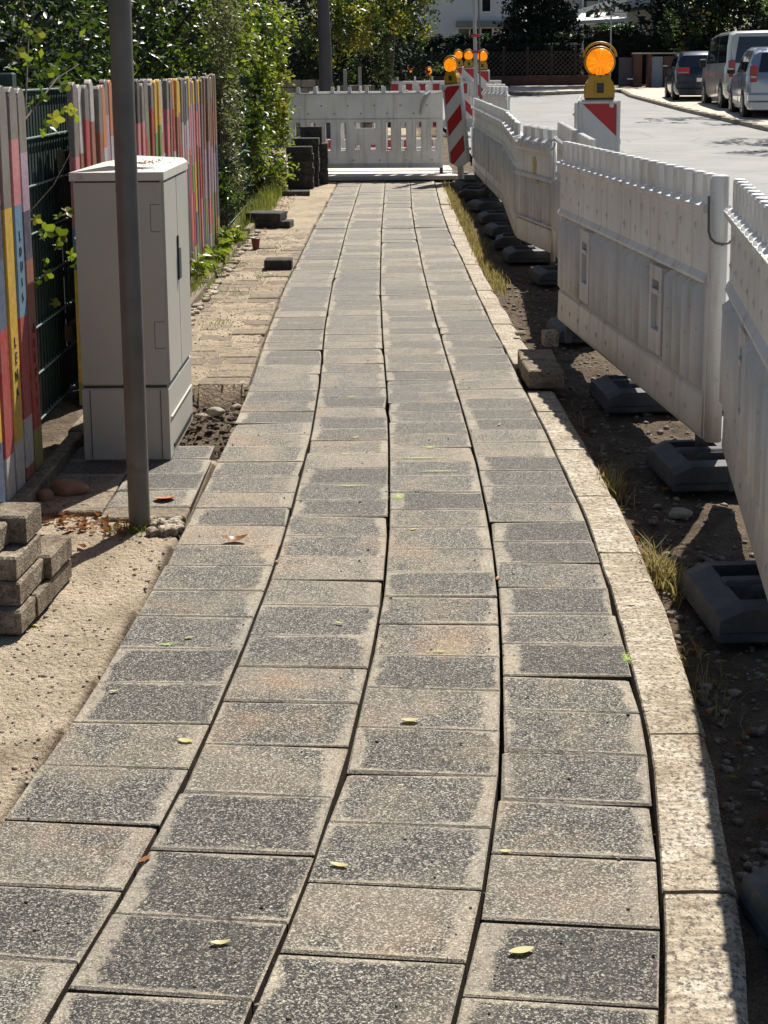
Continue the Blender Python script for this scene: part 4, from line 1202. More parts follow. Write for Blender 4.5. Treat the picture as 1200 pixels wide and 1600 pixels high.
# ---------------------------------------------------------------- grey street cabinet
o = thing('street_cabinet', 'grey plastic street cabinet with a sloping lid by the painted fence', 'cabinet', (-.955, 5.42, 0))
cw, cd = .315, .62; cm = M['cabinet']
m = MB(); m.bbox((0, 0, .135), (cw + .004, cd + .004, .275), .006)
base = m.build('base_section', cm, o)
for x_ in (-cw / 2 + .028, cw / 2 - .028): MB().box((x_, -cd / 2 - .0035, .135), (.003, .004, .26)).build('panel_joint', M['pole'], base)
MB().box((cw / 2 + .004, .02, .035), (.006, cd * .8, .012)).build('vent_slot', M['black_plastic'], base)
MB().bbox((cw / 2 + .005, .0, .155), (.006, cd * .9, .006), .001).build('panel_joint', cm, base)
MB().box((0, 0, .277), (cw - .01, cd - .01, .008)).build('shadow_gap', M['black_plastic'], o)
body = MB().bbox((0, 0, .66), (cw, cd, .755), .006).build('housing', cm, o)
for j, y_ in enumerate((-cd / 4, cd / 4)):
    d = MB().bbox((cw / 2 + .004, y_ , .66), (.010, cd / 2 - .012, .735), .003).build('door', cm, o)
    if j == 0:
        MB().box((cw / 2 + .011, cd / 4 * .0 - .018 + .0, .72), (.008, .020, .17)).build('handle_recess', M['black_plastic'], d)
        MB().bbox((cw / 2 + .018, -.018, .70), (.010, .010, .12), .002).build('swing_handle', M['galv'], d)
for z_ in (.90, .47):
    MB().holes(cw / 2 - .042, cw / 2 - .006, z_ - .05, z_ + .05, [(cw / 2 - .0408, cw / 2 - .005, z_ - .0488, z_ + .0488)], -cd / 2 - .002, -cd / 2 + .001).build('hinge_cover', M['pole'], body)
MB().box((0, -cd / 2 - .0005, 1.032), (cw - .01, .004, .006)).build('lid_joint', M['black_plastic'], o)
m = MB(); hw, hd = cw / 2 + .012, cd / 2 + .012
v = [(-hw, -hd, 1.036), (hw, -hd, 1.036), (hw, hd, 1.036), (-hw, hd, 1.036), (-hw, -hd, 1.066), (hw, -hd, 1.066), (hw, hd, 1.066), (-hw, hd, 1.066), (-.03, -hd + .03, 1.088), (hw - .015, -hd + .05, 1.078), (hw - .015, hd - .02, 1.082), (-.03, hd - .02, 1.092)]
m.v = v; m.f = [(3, 2, 1, 0), (0, 1, 5, 4), (1, 2, 6, 5), (2, 3, 7, 6), (3, 0, 4, 7), (4, 5, 9, 8), (5, 6, 10, 9), (8, 9, 10, 11), (7, 4, 8, 11), (6, 7, 11, 10)]; m.m = [0] * 10
m.build('lid', M['cabinet_lid'], o)

# slim steel pole in front of the cabinet
o = MB().tube([(-.785, 4.355, -.05), (-.784, 4.355, 2.2), (-.783, 4.355, 3.4)], .034, 28).build('steel_pole', M['pole'], smooth=True)
smooth_by_angle(o, 50)
tag(o, 'slim grey-brown steel pole standing in front of the cabinet', 'pole')

# ---------------------------------------------------------------- painted board fence
PAINT = {'grey': (.17, .155, .14), 'yel': (.66, .40, .01), 'red': (.40, .012, .012), 'pink': (.60, .19, .20), 'blue': (.035, .09, .19), 'sky': (.09, .24, .38), 'navy': (.02, .03, .08), 'white': (.50, .48, .47), 'green': (.13, .28, .04), 'orange': (.58, .17, .04), 'dark': (.04, .035, .04), 'lilac': (.40, .28, .36), 'rust': (.30, .09, .04), 'olive': (.28, .26, .05), 'brown': (.17, .09, .05)}
def board_mesh(w_, h, th, zones):
    """rounded top board, faces +x; zones = [(z_top, colour)] from the bottom"""
    pts = [(-w_ / 2, 0)]
    r_ = w_ / 2
    zs_ = [0] + [z for z, c in zones[:-1]]
    v = []; f = []; cl = []
    rows = [(z, w_ / 2) for z in zs_] + [(h - r_ + r_ * math.sin(t), max(.004, r_ * math.cos(t))) for t in (0, .35, .7, 1.05, 1.35)]
    e = .004
    for z, hw in rows:
        for x, y in ((-th / 2, -hw), (-th / 2, hw), (th / 2 - e, hw), (th / 2, hw - e if hw > .01 else hw * .7), (th / 2, -hw + e if hw > .01 else -hw * .7), (th / 2 - e, -hw)):
            v.append((x, y, z))
    cols_ = []
    for i in range(len(rows) - 1):
        zc = (rows[i][0] + rows[i + 1][0]) / 2
        c = zones[-1][1]
        for z, cc in zones:
            if zc < z: c = cc; break
        for k in range(6):
            f.append((i * 6 + k, i * 6 + (k + 1) % 6, (i + 1) * 6 + (k + 1) % 6, (i + 1) * 6 + k)[::-1]); cols_.append(PAINT[c])
    n6 = (len(rows) - 1) * 6
    f.append(tuple(range(n6, n6 + 6))[::-1]); cols_.append(PAINT[zones[-1][1]])
    f.append(tuple(range(6))); cols_.append(PAINT[zones[0][1]])
    me = bpy.data.meshes.new('fence_board'); me.from_pydata(v, [], f); me.materials.append(M['board'])
    a = me.color_attributes.new('paint', 'FLOAT_COLOR', 'CORNER')
    for p, c in zip(me.polygons, cols_):
        for li in p.loop_indices: a.data[li].color = (*c, 1)
    return me
def letters(txt, parent, x, y, z, size, step, mat):
    """painted capitals one below the other on a board face that looks towards +x"""
    for i, ch in enumerate(txt):
        cu = bpy.data.curves.new('letter', 'FONT'); cu.body = ch; cu.size = size; cu.extrude = .0008; cu.align_x = 'CENTER'; cu.resolution_u = 2
        to = bpy.data.objects.new('tmp', cu); COL.objects.link(to)
        dg = bpy.context.evaluated_depsgraph_get(); me = bpy.data.meshes.new_from_object(to.evaluated_get(dg))
        bpy.data.objects.remove(to); me.materials.clear(); me.materials.append(mat); me.name = 'letter'
        lo = link('letter', me, parent, (x + .0015, y, z - i * step)); lo.rotation_euler = (Matrix.Rotation(PI / 2, 3, 'Z') @ Matrix.Rotation(PI / 2, 3, 'X') @ Matrix.Rotation(rnd.uniform(-.22, .22), 3, 'Z')).to_euler(); k_ = rnd.uniform(.8, 1.1); lo.scale = (k_, rnd.uniform(.85, 1.15), 1)
fence_x = -1.245
nearf = thing('painted_fence', 'nearest group of tall boards painted in bright colours with names, at the left edge', 'fence', (fence_x, 0, 0), 0, 'painted board fences')
near_boards = [  # centre y, width, height, zones bottom to top
 (4.00, .10, 1.37, [(.35, 'rust'), (.62, 'pink'), (.9, 'blue'), (1.1, 'red'), (9, 'yel')]),
 (4.13, .10, 1.36, [(.30, 'orange'), (.55, 'white'), (.75, 'blue'), (1.02, 'red'), (1.2, 'pink'), (9, 'yel')]),
 (4.26, .10, 1.375, [(.22, 'rust'), (.42, 'pink'), (.62, 'navy'), (.98, 'red'), (1.2, 'pink'), (9, 'yel')]),
 (4.39, .10, 1.37, [(.25, 'blue'), (.66, 'yel'), (.9, 'red'), (1.12, 'pink'), (9, 'yel')]),
 (4.52, .10, 1.375, [(.18, 'white'), (.34, 'red'), (.60, 'red'), (.82, 'blue'), (1.0, 'navy'), (1.17, 'pink'), (9, 'grey')]),
 (4.65, .10, 1.38, [(.20, 'white'), (.62, 'yel'), (.98, 'yel'), (9, 'grey')]),
 (4.78, .10, 1.375, [(.08, 'rust'), (.25, 'white'), (.60, 'red'), (.98, 'sky'), (1.2, 'pink'), (9, 'grey')]),
 (4.91, .10, 1.37, [(.18, 'olive'), (.55, 'red'), (.78, 'rust'), (.95, 'navy'), (1.15, 'lilac'), (9, 'grey')]),
]
for i, (y_, w_, h_, z_) in enumerate(near_boards):
    b = link('fence_board', board_mesh(w_, h_, .028, z_), nearf, (0, y_, 0)); b.rotation_euler.x = rnd.gauss(0, .006)
    if i == 3: letters('KATERINA', b, .014, 0, .60, .052, .052, M['marker'])
    if i == 5: letters('LENA', b, .014, 0, .52, .055, .058, M['marker'])
    if i == 6: letters('LOUIS', b, .014, 0, .86, .045, .052, M['marker'])
    if i == 7: letters('ALEXIS', b, .014, 0, .52, .045, .052, M['marker'])
for z_ in (.3, 1.05): MB().box((-.035, 4.4, z_), (.04, 1.05, .07)).build('rail', M['stem'], nearf)
farf = thing('painted_fence', 'long row of weathered multicoloured boards behind the cabinet', 'fence', (0, 0, 0), 0, 'painted board fences')
y_ = 6.03; k = 0
topc = ['grey', 'yel', 'grey', 'orange', 'grey', 'yel', 'grey', 'dark', 'yel', 'grey', 'white']
midc = ['pink', 'red', 'pink', 'white', 'red', 'green', 'pink', 'lilac', 'rust']
lowc = ['blue', 'red', 'navy', 'pink', 'yel', 'sky', 'white', 'red', 'green', 'rust']
while y_ < 11.55:
    t = (y_ - 6.03) / 5.5
    h_ = 1.375 + .012 * math.sin(k * 1.7) + rnd.uniform(-.008, .008) + (.015 if t > .85 else 0)
    z1 = 1.14 + rnd.uniform(-.08, .08); z2 = rnd.uniform(.75, .95); z3 = rnd.uniform(.35, .6); z4 = rnd.uniform(.1, .3)
    tc, mc, lc, l2, bc = topc[(k * 5 + k // 4) % len(topc)], midc[(k * 4 + k // 3) % len(midc)], rnd.choice(lowc), rnd.choice(lowc), rnd.choice(['grey', 'brown', 'white', 'olive'])
    if t > .8: mc, lc, tc = rnd.choice(['brown', 'rust', 'grey']), rnd.choice(['brown', 'navy', 'olive', 'lilac', 'red']), rnd.choice(['grey', 'brown', 'olive'])
    b = link('fence_board', board_mesh(.082, h_, .026, [(z4, bc), (z3, l2), (z2, lc), (z1, mc), (9, tc)]), farf, (-1.315 - .03 * t + rnd.gauss(0, .004), y_, prof(y_) * 1.0))
    b.rotation_euler = (rnd.gauss(0, .010), rnd.gauss(0, .006), 0)
    y_ += .098 + rnd.uniform(-.006, .012); k += 1
for z_ in (.3, 1.05): MB().box((-1.365, 8.8, z_ + .01), (.035, 5.5, .07)).build('rail', M['stem'], farf)

# ---------------------------------------------------------------- green mesh fence behind the boards
gf = thing('mesh_fence', 'green double-wire mesh fence with dark privacy strips under the climbers', 'fence', (-1.415, 0, 0))
def wz(y): return prof(y)
m = MB()
y = 3.6
while y < 17.2:
    m.box((0, y, wz(y) + .68), (.005, .005, 1.36)); y += .05
o = m.build('vertical_wires', M['wire_green'], gf); tag(o, kind='stuff')
for k in range(8):
    z_ = .02 + k * .19
    for dx in (-.006, .006):
        MB().tube([(dx, yy, wz(yy) + z_) for yy in (3.6, 8, 11, 14, 17.2)], .0042, 6).build('horizontal_wire', M['wire_lit'], gf)
for yy in (3.55, 5.6, 8.1, 10.6, 12.6, 14.35, 15.7, 17.2): MB().bbox((-.04, yy, wz(yy) + .70), (.05, .06, 1.44), .006).build('fence_post', M['wire_green'], gf)
for k in range(7):
    for (ya, yb) in ((11.0, 12.55), (12.65, 14.3), (14.4, 15.65), (15.75, 17.1)):
        if rnd.random() < .06: continue
        ym = (ya + yb) / 2
        MB().box((-.012, ym, wz(ym) + .02 + k * .19 + .095), (.006, yb - ya, .182)).build('privacy_or_shade_strip', M['strip_green'], gf)
for k in range(7):  # near strips added to stand in for dark hedge shade in the gap
    for (ya, yb) in ((3.6, 5.55), (5.65, 8.05), (8.15, 10.9)):
        MB().box((-.012, (ya + yb) / 2, .02 + k * .19 + .095), (.006, yb - ya, .182)).build('privacy_or_shade_strip', M['strip_green'], gf)

# ================================================================ LOOSE THINGS ON THE GROUND
def block(x, y, z, rz, lab, dims=(.30, .20, .08), mat='block', group=None, cat='concrete block', rx=0, ry=0):
    o = MB().bbox((0, 0, dims[2] / 2), dims, .006).build('concrete_block', M[mat])
    o.location = (x, y, prof(y) + z); o.rotation_euler = (rx, ry, rz)
    return tag(o, lab, cat, group)
G1 = 'concrete blocks stacked by the left edge'
a = R(90 - 4)
st_ = [(-1.08, 3.522, 0, .115, .065, 'small bottom front block of the near stack, in its own shade'),
 (-1.066, 3.643, 0, .115, .065, 'small bottom block of the near stack, just behind the front one'),
 (-1.085, 3.592, .066, .20, .065, 'second layer block of the near stack'),
 (-1.092, 3.600, .132, .20, .065, 'third layer block of the near stack'),
 (-1.146, 3.550, .198, .11, .065, 'upper left block of the near stack, set lower than the topmost'),
 (-1.090, 3.660, .198, .13, .078, 'topmost block of the near stack with a streak of green paint'),
 (-1.055, 3.797, 0, .18, .065, 'lower block of the two-high pile behind the near stack'),
 (-1.050, 3.790, .066, .18, .067, 'upper block of the two-high pile, splashed green')]
for i, (x, y, z, dy, dz, lab) in enumerate(st_):
    o = block(x, y, z - .010, R(-5) + rnd.uniform(-.02, .02), lab, (.30, dy, dz), 'block', G1)
    if i in (5, 7):
        me = bpy.data.meshes.new('spray_mark'); me.from_pydata([(-.10, -.05, 0), (.14, -.05, 0), (.14, .05, 0), (-.10, .05, 0)], [], [(0, 1, 2, 3)]); me.materials.append(M['paint_green'])
        uv = me.uv_layers.new(name='UVMap'); uv.data.foreach_set('uv', [0, 0, 1, 0, 1, 1, 0, 1]); link('spray_mark', me, o, (0, -.02, dz + .003))
G2 = 'dark concrete blocks stacked by the climbers'
lv = ['bottom', 'second', 'third', 'fourth', 'fifth', 'sixth', 'seventh']
for k in range(6):
    block(-.965 + rnd.uniform(-.012, .012), 16.72, .081 * k, rnd.uniform(-.03, .03), lv[k] + ' block from below of the front dark stack by the climbers', (.30, .20, .08), 'block_dark', G2)
for k in range(7):
    if k < 8: block(-.915 + rnd.uniform(-.012, .012), 17.0, .081 * k, rnd.uniform(-.03, .03), ['bottom', 'second', 'third', 'fourth', 'fifth', 'sixth', 'top'][k] + ' block of the middle dark stack by the climbers', (.32, .20, .08), 'block_dark', G2)
for k in range(6):
    block(-.80 + rnd.uniform(-.010, .010), 17.3, .081 * k, rnd.uniform(-.03, .03), lv[k] + ' block of the rear dark stack nearest the white boards', (.28, .20, .08), 'block_dark', G2)
block(-.86, 17.27, .7, 0.02, 'dark block tipped on edge on top of the rear stack', (.26, .09, .20), 'block_dark', G2).location.z = prof(17.3) + .486
G3 = 'single blocks left of the path'
block(-.98, 15.92, -.015, .03, 'flat dark block lying in front of the tall dark stack', (.32, .20, .06), 'block_dark', G3)
block(-1.0, 12.98, -.02, -.12, 'lower of two dark blocks lying askew by the weeds', (.33, .20, .075), 'block_dark', G3)
block(-1.07, 13.0, .056, -.25, 'upper of two dark blocks lying askew by the weeds', (.33, .20, .075), 'block_dark', G3, rx=.03)
block(-.768, 10.31, -.012, 0.0, 'single dark block standing alone on the sandy pavers', (.20, .16, .08), 'block_dark', G3)
G4 = 'blocks resting on the kerb'
block(.722, 6.36, .0, .04, 'front one of two brown blocks resting on the kerb line', (.16, .24, .085), 'block', G4)
block(.728, 6.66, .0, -.03, 'rear one of two brown blocks resting on the kerb line', (.165, .24, .078), 'block', G4)
block(.882, 7.43, -.035, .1, 'small white cube stone beside the far leg of the latched panel', (.075, .075, .085), 'kerb', None, 'stone cube')
o = MB().bbox((0, 0, .012), (.06, .04, .024), .01).build('stone_chip', M['kerb']); o.location = (.735, 7.55, prof(7.5) + .002); tag(o, 'small pale stone chip on the kerb edge', 'stone')
def rock(x, y, r, lab, mat='brown_stone', sq=(1.2, .8, .7), seed=1):
    o = link('rock', rock_mesh('rock', r, M[mat], 3, sq, .3, seed), None, (x, y, ground_z(x, y)[0] + r * .6)); return tag(o, lab, 'stone')
rock(-1.085, 4.70, .05, 'brown rounded stone by the foot of the painted boards', 'brown_stone', (1.25, .8, .75), 3)
rock(-1.15, 4.63, .032, 'reddish smaller stone touching the brown one', 'brown_stone', (.9, .8, 1.1), 5)
rock(-.72, 5.90, .035, 'grey lump of mortar in the dug hole', 'stone', (1.1, .8, .6), 7)
rock(-.66, 6.18, .03, 'grey earthy lump beside the path in the hole', 'stone', (1, .8, .7), 9)
rock(-.80, 6.02, .022, 'pale broken stone in the dug hole', 'kerb', (1.2, .8, .5), 11)
rock(.98, 4.55, .03, 'stone lying below the foot with the sun stripe', 'stone', (1.3, .9, .6), 13)
rock(-.575, 11.3, .028, 'small dark stone lying on the left slab column', 'block_dark', (1.5, 1, .5), 14)
# crushed red cup
o = thing('paper_cup', 'dark red paper cup standing on the old pavers', 'cup', (-1.035, 11.45, prof(11.45) - .005))
MB().tube([(0, 0, 0), (0, 0, .085)], [.026, .036], 16).build('cup_body', mat_plain('dark_red_cup', (.16, .018, .015), .5, .3, 20), o)
MB().tube([(.036 * math.cos(t), .036 * math.sin(t), .086) for t in [2 * PI * i / 20 for i in range(20)]], .003, 6, closed=True).build('cup_rim', M['black_plastic'], o)

def leaf_obj(name, x, y, s, rz, mat, lab, z=None, curl=.25, asp=.45, cat='fallen leaf', group='fallen leaves on the slabs'):
    n_ = 6; v = []; f = []
    for i in range(n_ + 1):
        t = i / n_; wv = asp * s * math.sin(PI * min(1, t * .92 + .04)) ** .8 * .5
        zz = curl * s * (t - .5) ** 2 * 2
        v += [(s * (t - .5), -wv, zz + wv * .5 * curl * 2), (s * (t - .5), 0, zz), (s * (t - .5), wv, zz + wv * .4 * curl * 2)]
    for i in range(n_):
        for k in range(2): f.append((i * 3 + k, (i + 1) * 3 + k, (i + 1) * 3 + k + 1, i * 3 + k + 1))
    me = bpy.data.meshes.new(name); me.from_pydata(v, [], f); me.materials.append(mat); me.polygons.foreach_set('use_smooth', [True] * len(f))
    o = link(name, me, None, (x, y, (prof(y) if z is None else z) + .004), rz); o.rotation_euler.x = rnd.uniform(-.15, .15)
    return tag(o, lab, cat, group)
FY = M['fallen_yellow']
LV = [(-.117, 5.389, .035, .4, 'small yellow leaf on the second column level with the cabinet foot'),
 (.461, 5.573, .034, 1.2, 'yellow-green leaf on the right column level with the cabinet foot'),
 (-.089, 2.346, .042, -.3, 'pale oval leaf at the left edge of the third column near the camera'),
 (-.276, 2.116, .045, .15, 'pale narrow leaf on the second column near the bottom'),
 (.213, 2.09, .055, .25, 'pale yellow curled leaf on the right column at the bottom'),
 (-.431, 2.834, .038, -.2, 'olive leaf on a slab corner left of the path'),
 (-.443, 2.371, .048, .9, 'orange-yellow leaf stuck in the joint between left columns'),
 (.05, 2.92, .050, .05, 'pale green leaf by a cross joint in the third column'),
 (-.631, 3.086, .034, .1, 'tiny yellow leaf on the leftmost column'),
 (-.123, 3.489, .035, -.4, 'cream leaf on a pale sandy slab of the second column'),
 (.085, 4.25, .030, .7, 'white petal-like leaf on the third column'),
 (-.318, 3.96, .030, 1.5, 'brown-yellow leaf in the joint right of the sandy slab'),
 (.313, 3.804, .034, 1.3, 'orange leaf caught in the dark joint left of the right column'),
 (.66, 3.629, .03, .2, 'cream leaf lying on the pale kerb'),
 (-.148, 5.144, .04, 0.1, 'long pale leaf on the second column beside the green spray'),
 (.213, 2.386, .035, .0, 'small green leaf on the joint at the left of the right column'),
 (-.5, 3.40, .03, .3, 'faint yellow leaf on the leftmost column beside the sand'),
 (-.93, 3.55, .05, -.3, 'yellow leaf on the sand in front of the block stack')]
for x, y, s, rz, lab in LV: leaf_obj('fallen_leaf', x, y, s * rnd.uniform(.65, .9), rz, FY if 'orange' not in lab and 'brown' not in lab else M['dead_leaf'], lab, None if x > -.8 else ground_z(x, y)[0], curl=rnd.uniform(.05, .3), asp=rnd.uniform(.35, .55))
leaf_obj('dried_leaf', -.459, 4.15, .075, .1, M['dead_leaf'], 'curled dry leaf on the left column', None, .5, .5, 'fallen leaf', None)
o = leaf_obj('orange_leaf', -.742, 4.60, .07, .1, M['orange_leaf'], 'curled orange leaf standing on the slab beside the pole', None, .2, .95, 'fallen leaf', None)
o.rotation_euler.x = -.2; o.location.z -= .004

# ================================================================ PLANTS
import numpy as np
def leaf_cloud(name, parent, blobs, n_, size, mat, seed=0, clump=.16, per=36, up=.25, asp=.55, kind='stuff', droop=0.0, shell=.55):
    """many small folded leaves gathered in clumps through ellipsoid volumes (cx,cy,cz,rx,ry,rz)"""
    g = np.random.default_rng(seed)
    vol = np.array([b[3] * b[4] * b[5] for b in blobs]) ** .7; vol = vol / vol.sum()
    P = []
    for b, q in zip(blobs, vol):
        k = max(3, int(n_ * q)); nc = max(2, k // per)
        d = g.normal(size=(nc, 3)); d /= np.linalg.norm(d, axis=1)[:, None]
        r_ = shell + (1 - shell) * g.random(nc) ** .6
        c = d * r_[:, None] * (1 + .18 * g.normal(size=(nc, 1)))
        idx = g.integers(0, nc, k)
        cs = clump * (.6 + .8 * g.random(nc))[idx]
        p = c[idx] * np.array(b[3:6]) + g.normal(size=(k, 3)) * cs[:, None] * .6 + np.array(b[0:3])
        P.append(p)
    P = np.concatenate(P); P = P[P[:, 2] > .02]
    k = len(P)
    nrm = g.normal(size=(k, 3)); nrm[:, 2] = np.abs(nrm[:, 2]) + up; nrm /= np.linalg.norm(nrm, axis=1)[:, None]
    t = g.normal(size=(k, 3)); t[:, 2] -= droop; t -= nrm * (t * nrm).sum(1)[:, None]; t /= np.linalg.norm(t, axis=1)[:, None]
    s = np.cross(nrm, t); L = size * (.6 + .8 * g.random(k))[:, None]
    a = P - t * L * .5; b_ = P + s * L * asp * .5 + nrm * L * .12; c_ = P + t * L * .5; d_ = P - s * L * asp * .5 + nrm * L * .12
    V = np.stack([a, b_, c_, d_], 1).reshape(-1, 3)
    F = np.arange(k * 4).reshape(-1, 4)
    F = np.concatenate([F[:, [0, 1, 2]], F[:, [0, 2, 3]]], 1).reshape(-1, 3)
    me = bpy.data.meshes.new(name)
    me.vertices.add(k * 4); me.vertices.foreach_set('co', V.astype('f').ravel())
    me.loops.add(k * 6); me.loops.foreach_set('vertex_index', F.astype('i').ravel())
    me.polygons.add(k * 2); me.polygons.foreach_set('loop_start', np.arange(0, k * 6, 3, dtype='i'))
    try: me.polygons.foreach_set('loop_total', np.full(k * 2, 3, dtype='i'))
    except Exception: pass
    me.update(calc_edges=True); me.validate()
    me.materials.append(mat)
    o = link(name, me, parent)
    if kind: o['kind'] = kind
    return o
def limbs(parent, x, y, z0, h, r, n_, spread, seed, mat='bark', tname='trunk'):
    g = random.Random(seed)
    pts = [(x, y, z0 - .1)]; 
    for i in range(1, 6): pts.append((x + g.uniform(-1, 1) * h * .02 * i, y + g.uniform(-1, 1) * h * .02 * i, z0 + h * i / 5))
    MB().tube(pts, [r * (1 - .13 * i) for i in range(6)], 10).build(tname, M[mat], parent)
    for i in range(n_):
        p = Vector(pts[2 + i % 4]); a_ = g.uniform(0, 6.28); l = spread * g.uniform(.6, 1)
        q = [p, p + Vector((math.cos(a_) * l * .5, math.sin(a_) * l * .5, l * .35)), p + Vector((math.cos(a_) * l, math.sin(a_) * l, l * g.uniform(.3, .8)))]
        MB().tube(q, [r * .45, r * .3, r * .1], 6).build('limb', M[mat], parent)
def bush(name, lab, cat, trunk, blobs, layers, group=None, seed=0, limbs_=5, spread=1.0):
    x, y, h, r = trunk
    o = thing(name, lab, cat, (0, 0, 0), 0, group)
    limbs(o, x, y, prof(y), h, r, limbs_, spread, seed)
    for i, (n_, size, mat, kw) in enumerate(layers):
        leaf_cloud('foliage', o, kw.pop('blobs', blobs), n_, size, M[mat], seed * 10 + i, **kw)
    return o
GB = 'shrubs behind the left fence'
bush('garden_shrub', 'dark leafy shrub above the nearest painted boards at top left', 'shrub', (-2.6, 5.0, 1.8, .06),
     [(-2.3, 4.6, 1.9, .7, 1.4, 1.0), (-2.6, 6.4, 1.9, .8, 1.2, 1.3), (-2.9, 5.4, .9, 1.0, 2.2, .9)],
     [(15000, .058, 'leaf_dark', {}), (2600, .055, 'leaf_ivy', {'clump': .25, 'shell': .9})], GB, 1, limbs_=14)
bush('garden_shrub', 'tall glossy dark-leaved shrub behind the cabinet and pole', 'shrub', (-2.7, 9.0, 2.2, .08),
     [(-2.35, 8.0, 2.2, .85, 1.3, 1.2), (-2.5, 10.2, 2.3, .9, 1.5, 1.3), (-2.8, 9.0, 1.0, 1.0, 2.5, 1.0)],
     [(14000, .062, 'leaf_dark', {}), (12000, .052, 'leaf_ivy', {'shell': .8}), (1300, .05, 'leaf_bright', {'clump': .25, 'shell': .95})], GB, 2, limbs_=14)
bush('garden_shrub', 'lush bright green shrub spilling over the fence before the dark stack', 'shrub', (-2.3, 13.0, 2.2, .08),
     [(-1.95, 12.3, 2.1, .62, 1.3, 1.0), (-1.85, 14.4, 2.3, .62, 1.4, 1.1), (-2.1, 16.3, 2.3, .75, 1.2, 1.2), (-2.6, 14.0, 1.2, .9, 3.0, 1.1)],
     [(7000, .075, 'leaf_dark', {'shell': .2}), (14000, .06, 'leaf_ivy', {'shell': .8}), (9000, .052, 'leaf_bright', {'shell': .85, 'clump': .18})], GB, 3, limbs_=14)
o = thing('climbing_plant', 'pale green climber hanging over the mesh fence next to the board row', 'climber', (0, 0, 0), 0, 'climbers on the mesh fence')
leaf_cloud('foliage', o, [(-1.36, 12.25, 1.55, .10, .42, .45), (-1.34, 12.35, 1.0, .09, .36, .5), (-1.32, 12.6, .55, .08, .3, .4), (-1.3, 12.2, 1.9, .16, .4, .25)], 3600, .042, M['leaf_silver'], 41, clump=.07, per=26, asp=.4, shell=.2)
leaf_cloud('foliage', o, [(-1.36, 12.1, .45, .08, .3, .35), (-1.30, 12.9, .95, .10, .3, .5)], 900, .055, M['leaf_ivy'], 42, clump=.07, shell=.2)
for i in range(5): MB().tube([(-1.40, 12.1 + i * .15, .05), (-1.38, 12.15 + i * .14, .8), (-1.36, 12.1 + i * .17, 1.6)], [.007, .006, .004], 6).build('stem', M['stem'], o)
o = thing('climbing_plant', 'bright yellow-green climber over the far end of the mesh fence', 'climber', (0, 0, 0), 0, 'climbers on the mesh fence')
leaf_cloud('foliage', o, [(-1.30, 15.9, 1.35, .16, .75, .42), (-1.24, 16.4, .85, .16, .55, .45), (-1.32, 15.2, .75, .10, .55, .45), (-1.22, 16.2, 1.85, .26, .7, .35), (-1.38, 14.3, 1.75, .16, .8, .28), (-1.2, 16.3, .3, .14, .5, .25)], 5200, .06, M['leaf_bright'], 51, clump=.10, per=26, shell=.2)
leaf_cloud('foliage', o, [(-1.34, 15.6, .9, .10, 1.0, .7), (-1.34, 15.9, 1.8, .2, .8, .4)], 2200, .06, M['leaf_ivy'], 52, clump=.1, shell=.2)
leaf_cloud('foliage', o, [(-1.13, 16.5, 1.30, .05, .3, .22), (-1.14, 16.1, 1.05, .05, .25, .12)], 330, .055, M['leaf_yellow'], 53, clump=.07, shell=.2)
for i in range(5): MB().tube([(-1.40, 15.3 + i * .3, .1), (-1.38, 15.35 + i * .3, .9), (-1.36, 15.3 + i * .31, 1.8)], [.008, .006, .004], 6).build('stem', M['stem'], o)
# vine with lobed leaves in the gap between the board groups
vn = thing('vine', 'vine with lit lobed leaves in the gap between the two board groups', 'vine', (0, 0, 0))
MB().tube([(-1.40, 5.15, .0), (-1.36, 5.2, .5), (-1.33, 5.32, .9), (-1.31, 5.25, 1.25), (-1.33, 5.45, 1.55), (-1.30, 5.2, 1.8)], [.006, .005, .004, .004, .003, .002], 6).build('stem', M['stem'], vn)
MB().tube([(-1.33, 5.32, .9), (-1.25, 5.4, 1.0), (-1.20, 5.5, 1.12)], [.004, .003, .002], 6).build('stem', M['stem'], vn)
MB().tube([(-1.31, 5.25, 1.25), (-1.24, 5.5, 1.40), (-1.18, 5.6, 1.45)], [.004, .003, .002], 6).build('stem', M['stem'], vn)
def lobed(s):
    v = [(0, 0, 0)]; k = 20
    for i in range(k):
        t = -PI * .86 + 2 * PI * .86 * i / (k - 1)
        r_ = s * (.30 + .24 * abs(math.cos(t * 2.5)) ** 1.5 + .12 * math.cos(t))
        v.append((r_ * math.cos(t), r_ * math.sin(t), .10 * s * math.sin(t * 3)))
    return v, [(0, i, i + 1) for i in range(1, k)]
vv, ff = lobed(1.0)
lme = bpy.data.meshes.new('vine_leaf'); lme.from_pydata(vv, [], ff); lme.materials.append(M['leaf_bright']); 
lme2 = lme.copy(); lme2.materials.clear(); lme2.materials.append(M['leaf_yellow'])
lme3 = lme.copy(); lme3.materials.clear(); lme3.materials.append(M['leaf_ivy'])
for i in range(34):
    yy = rnd.uniform(5.05, 5.75); z_ = rnd.choice([rnd.uniform(.75, 1.1), rnd.uniform(1.2, 1.45), rnd.uniform(.45, .9), rnd.uniform(1.4, 1.6)])
    o = link('leaf', rnd.choice([lme, lme, lme2, lme3]), vn, (-1.31 + .22 * (yy - 5.0) * rnd.uniform(0, 1) * .6 + rnd.gauss(0, .02), yy, z_))
    s_ = rnd.uniform(.035, .07); o.scale = (s_, s_, s_); o.rotation_euler = (rnd.uniform(.6, 2.2), rnd.uniform(-.6, .6), rnd.uniform(-.9, .9))

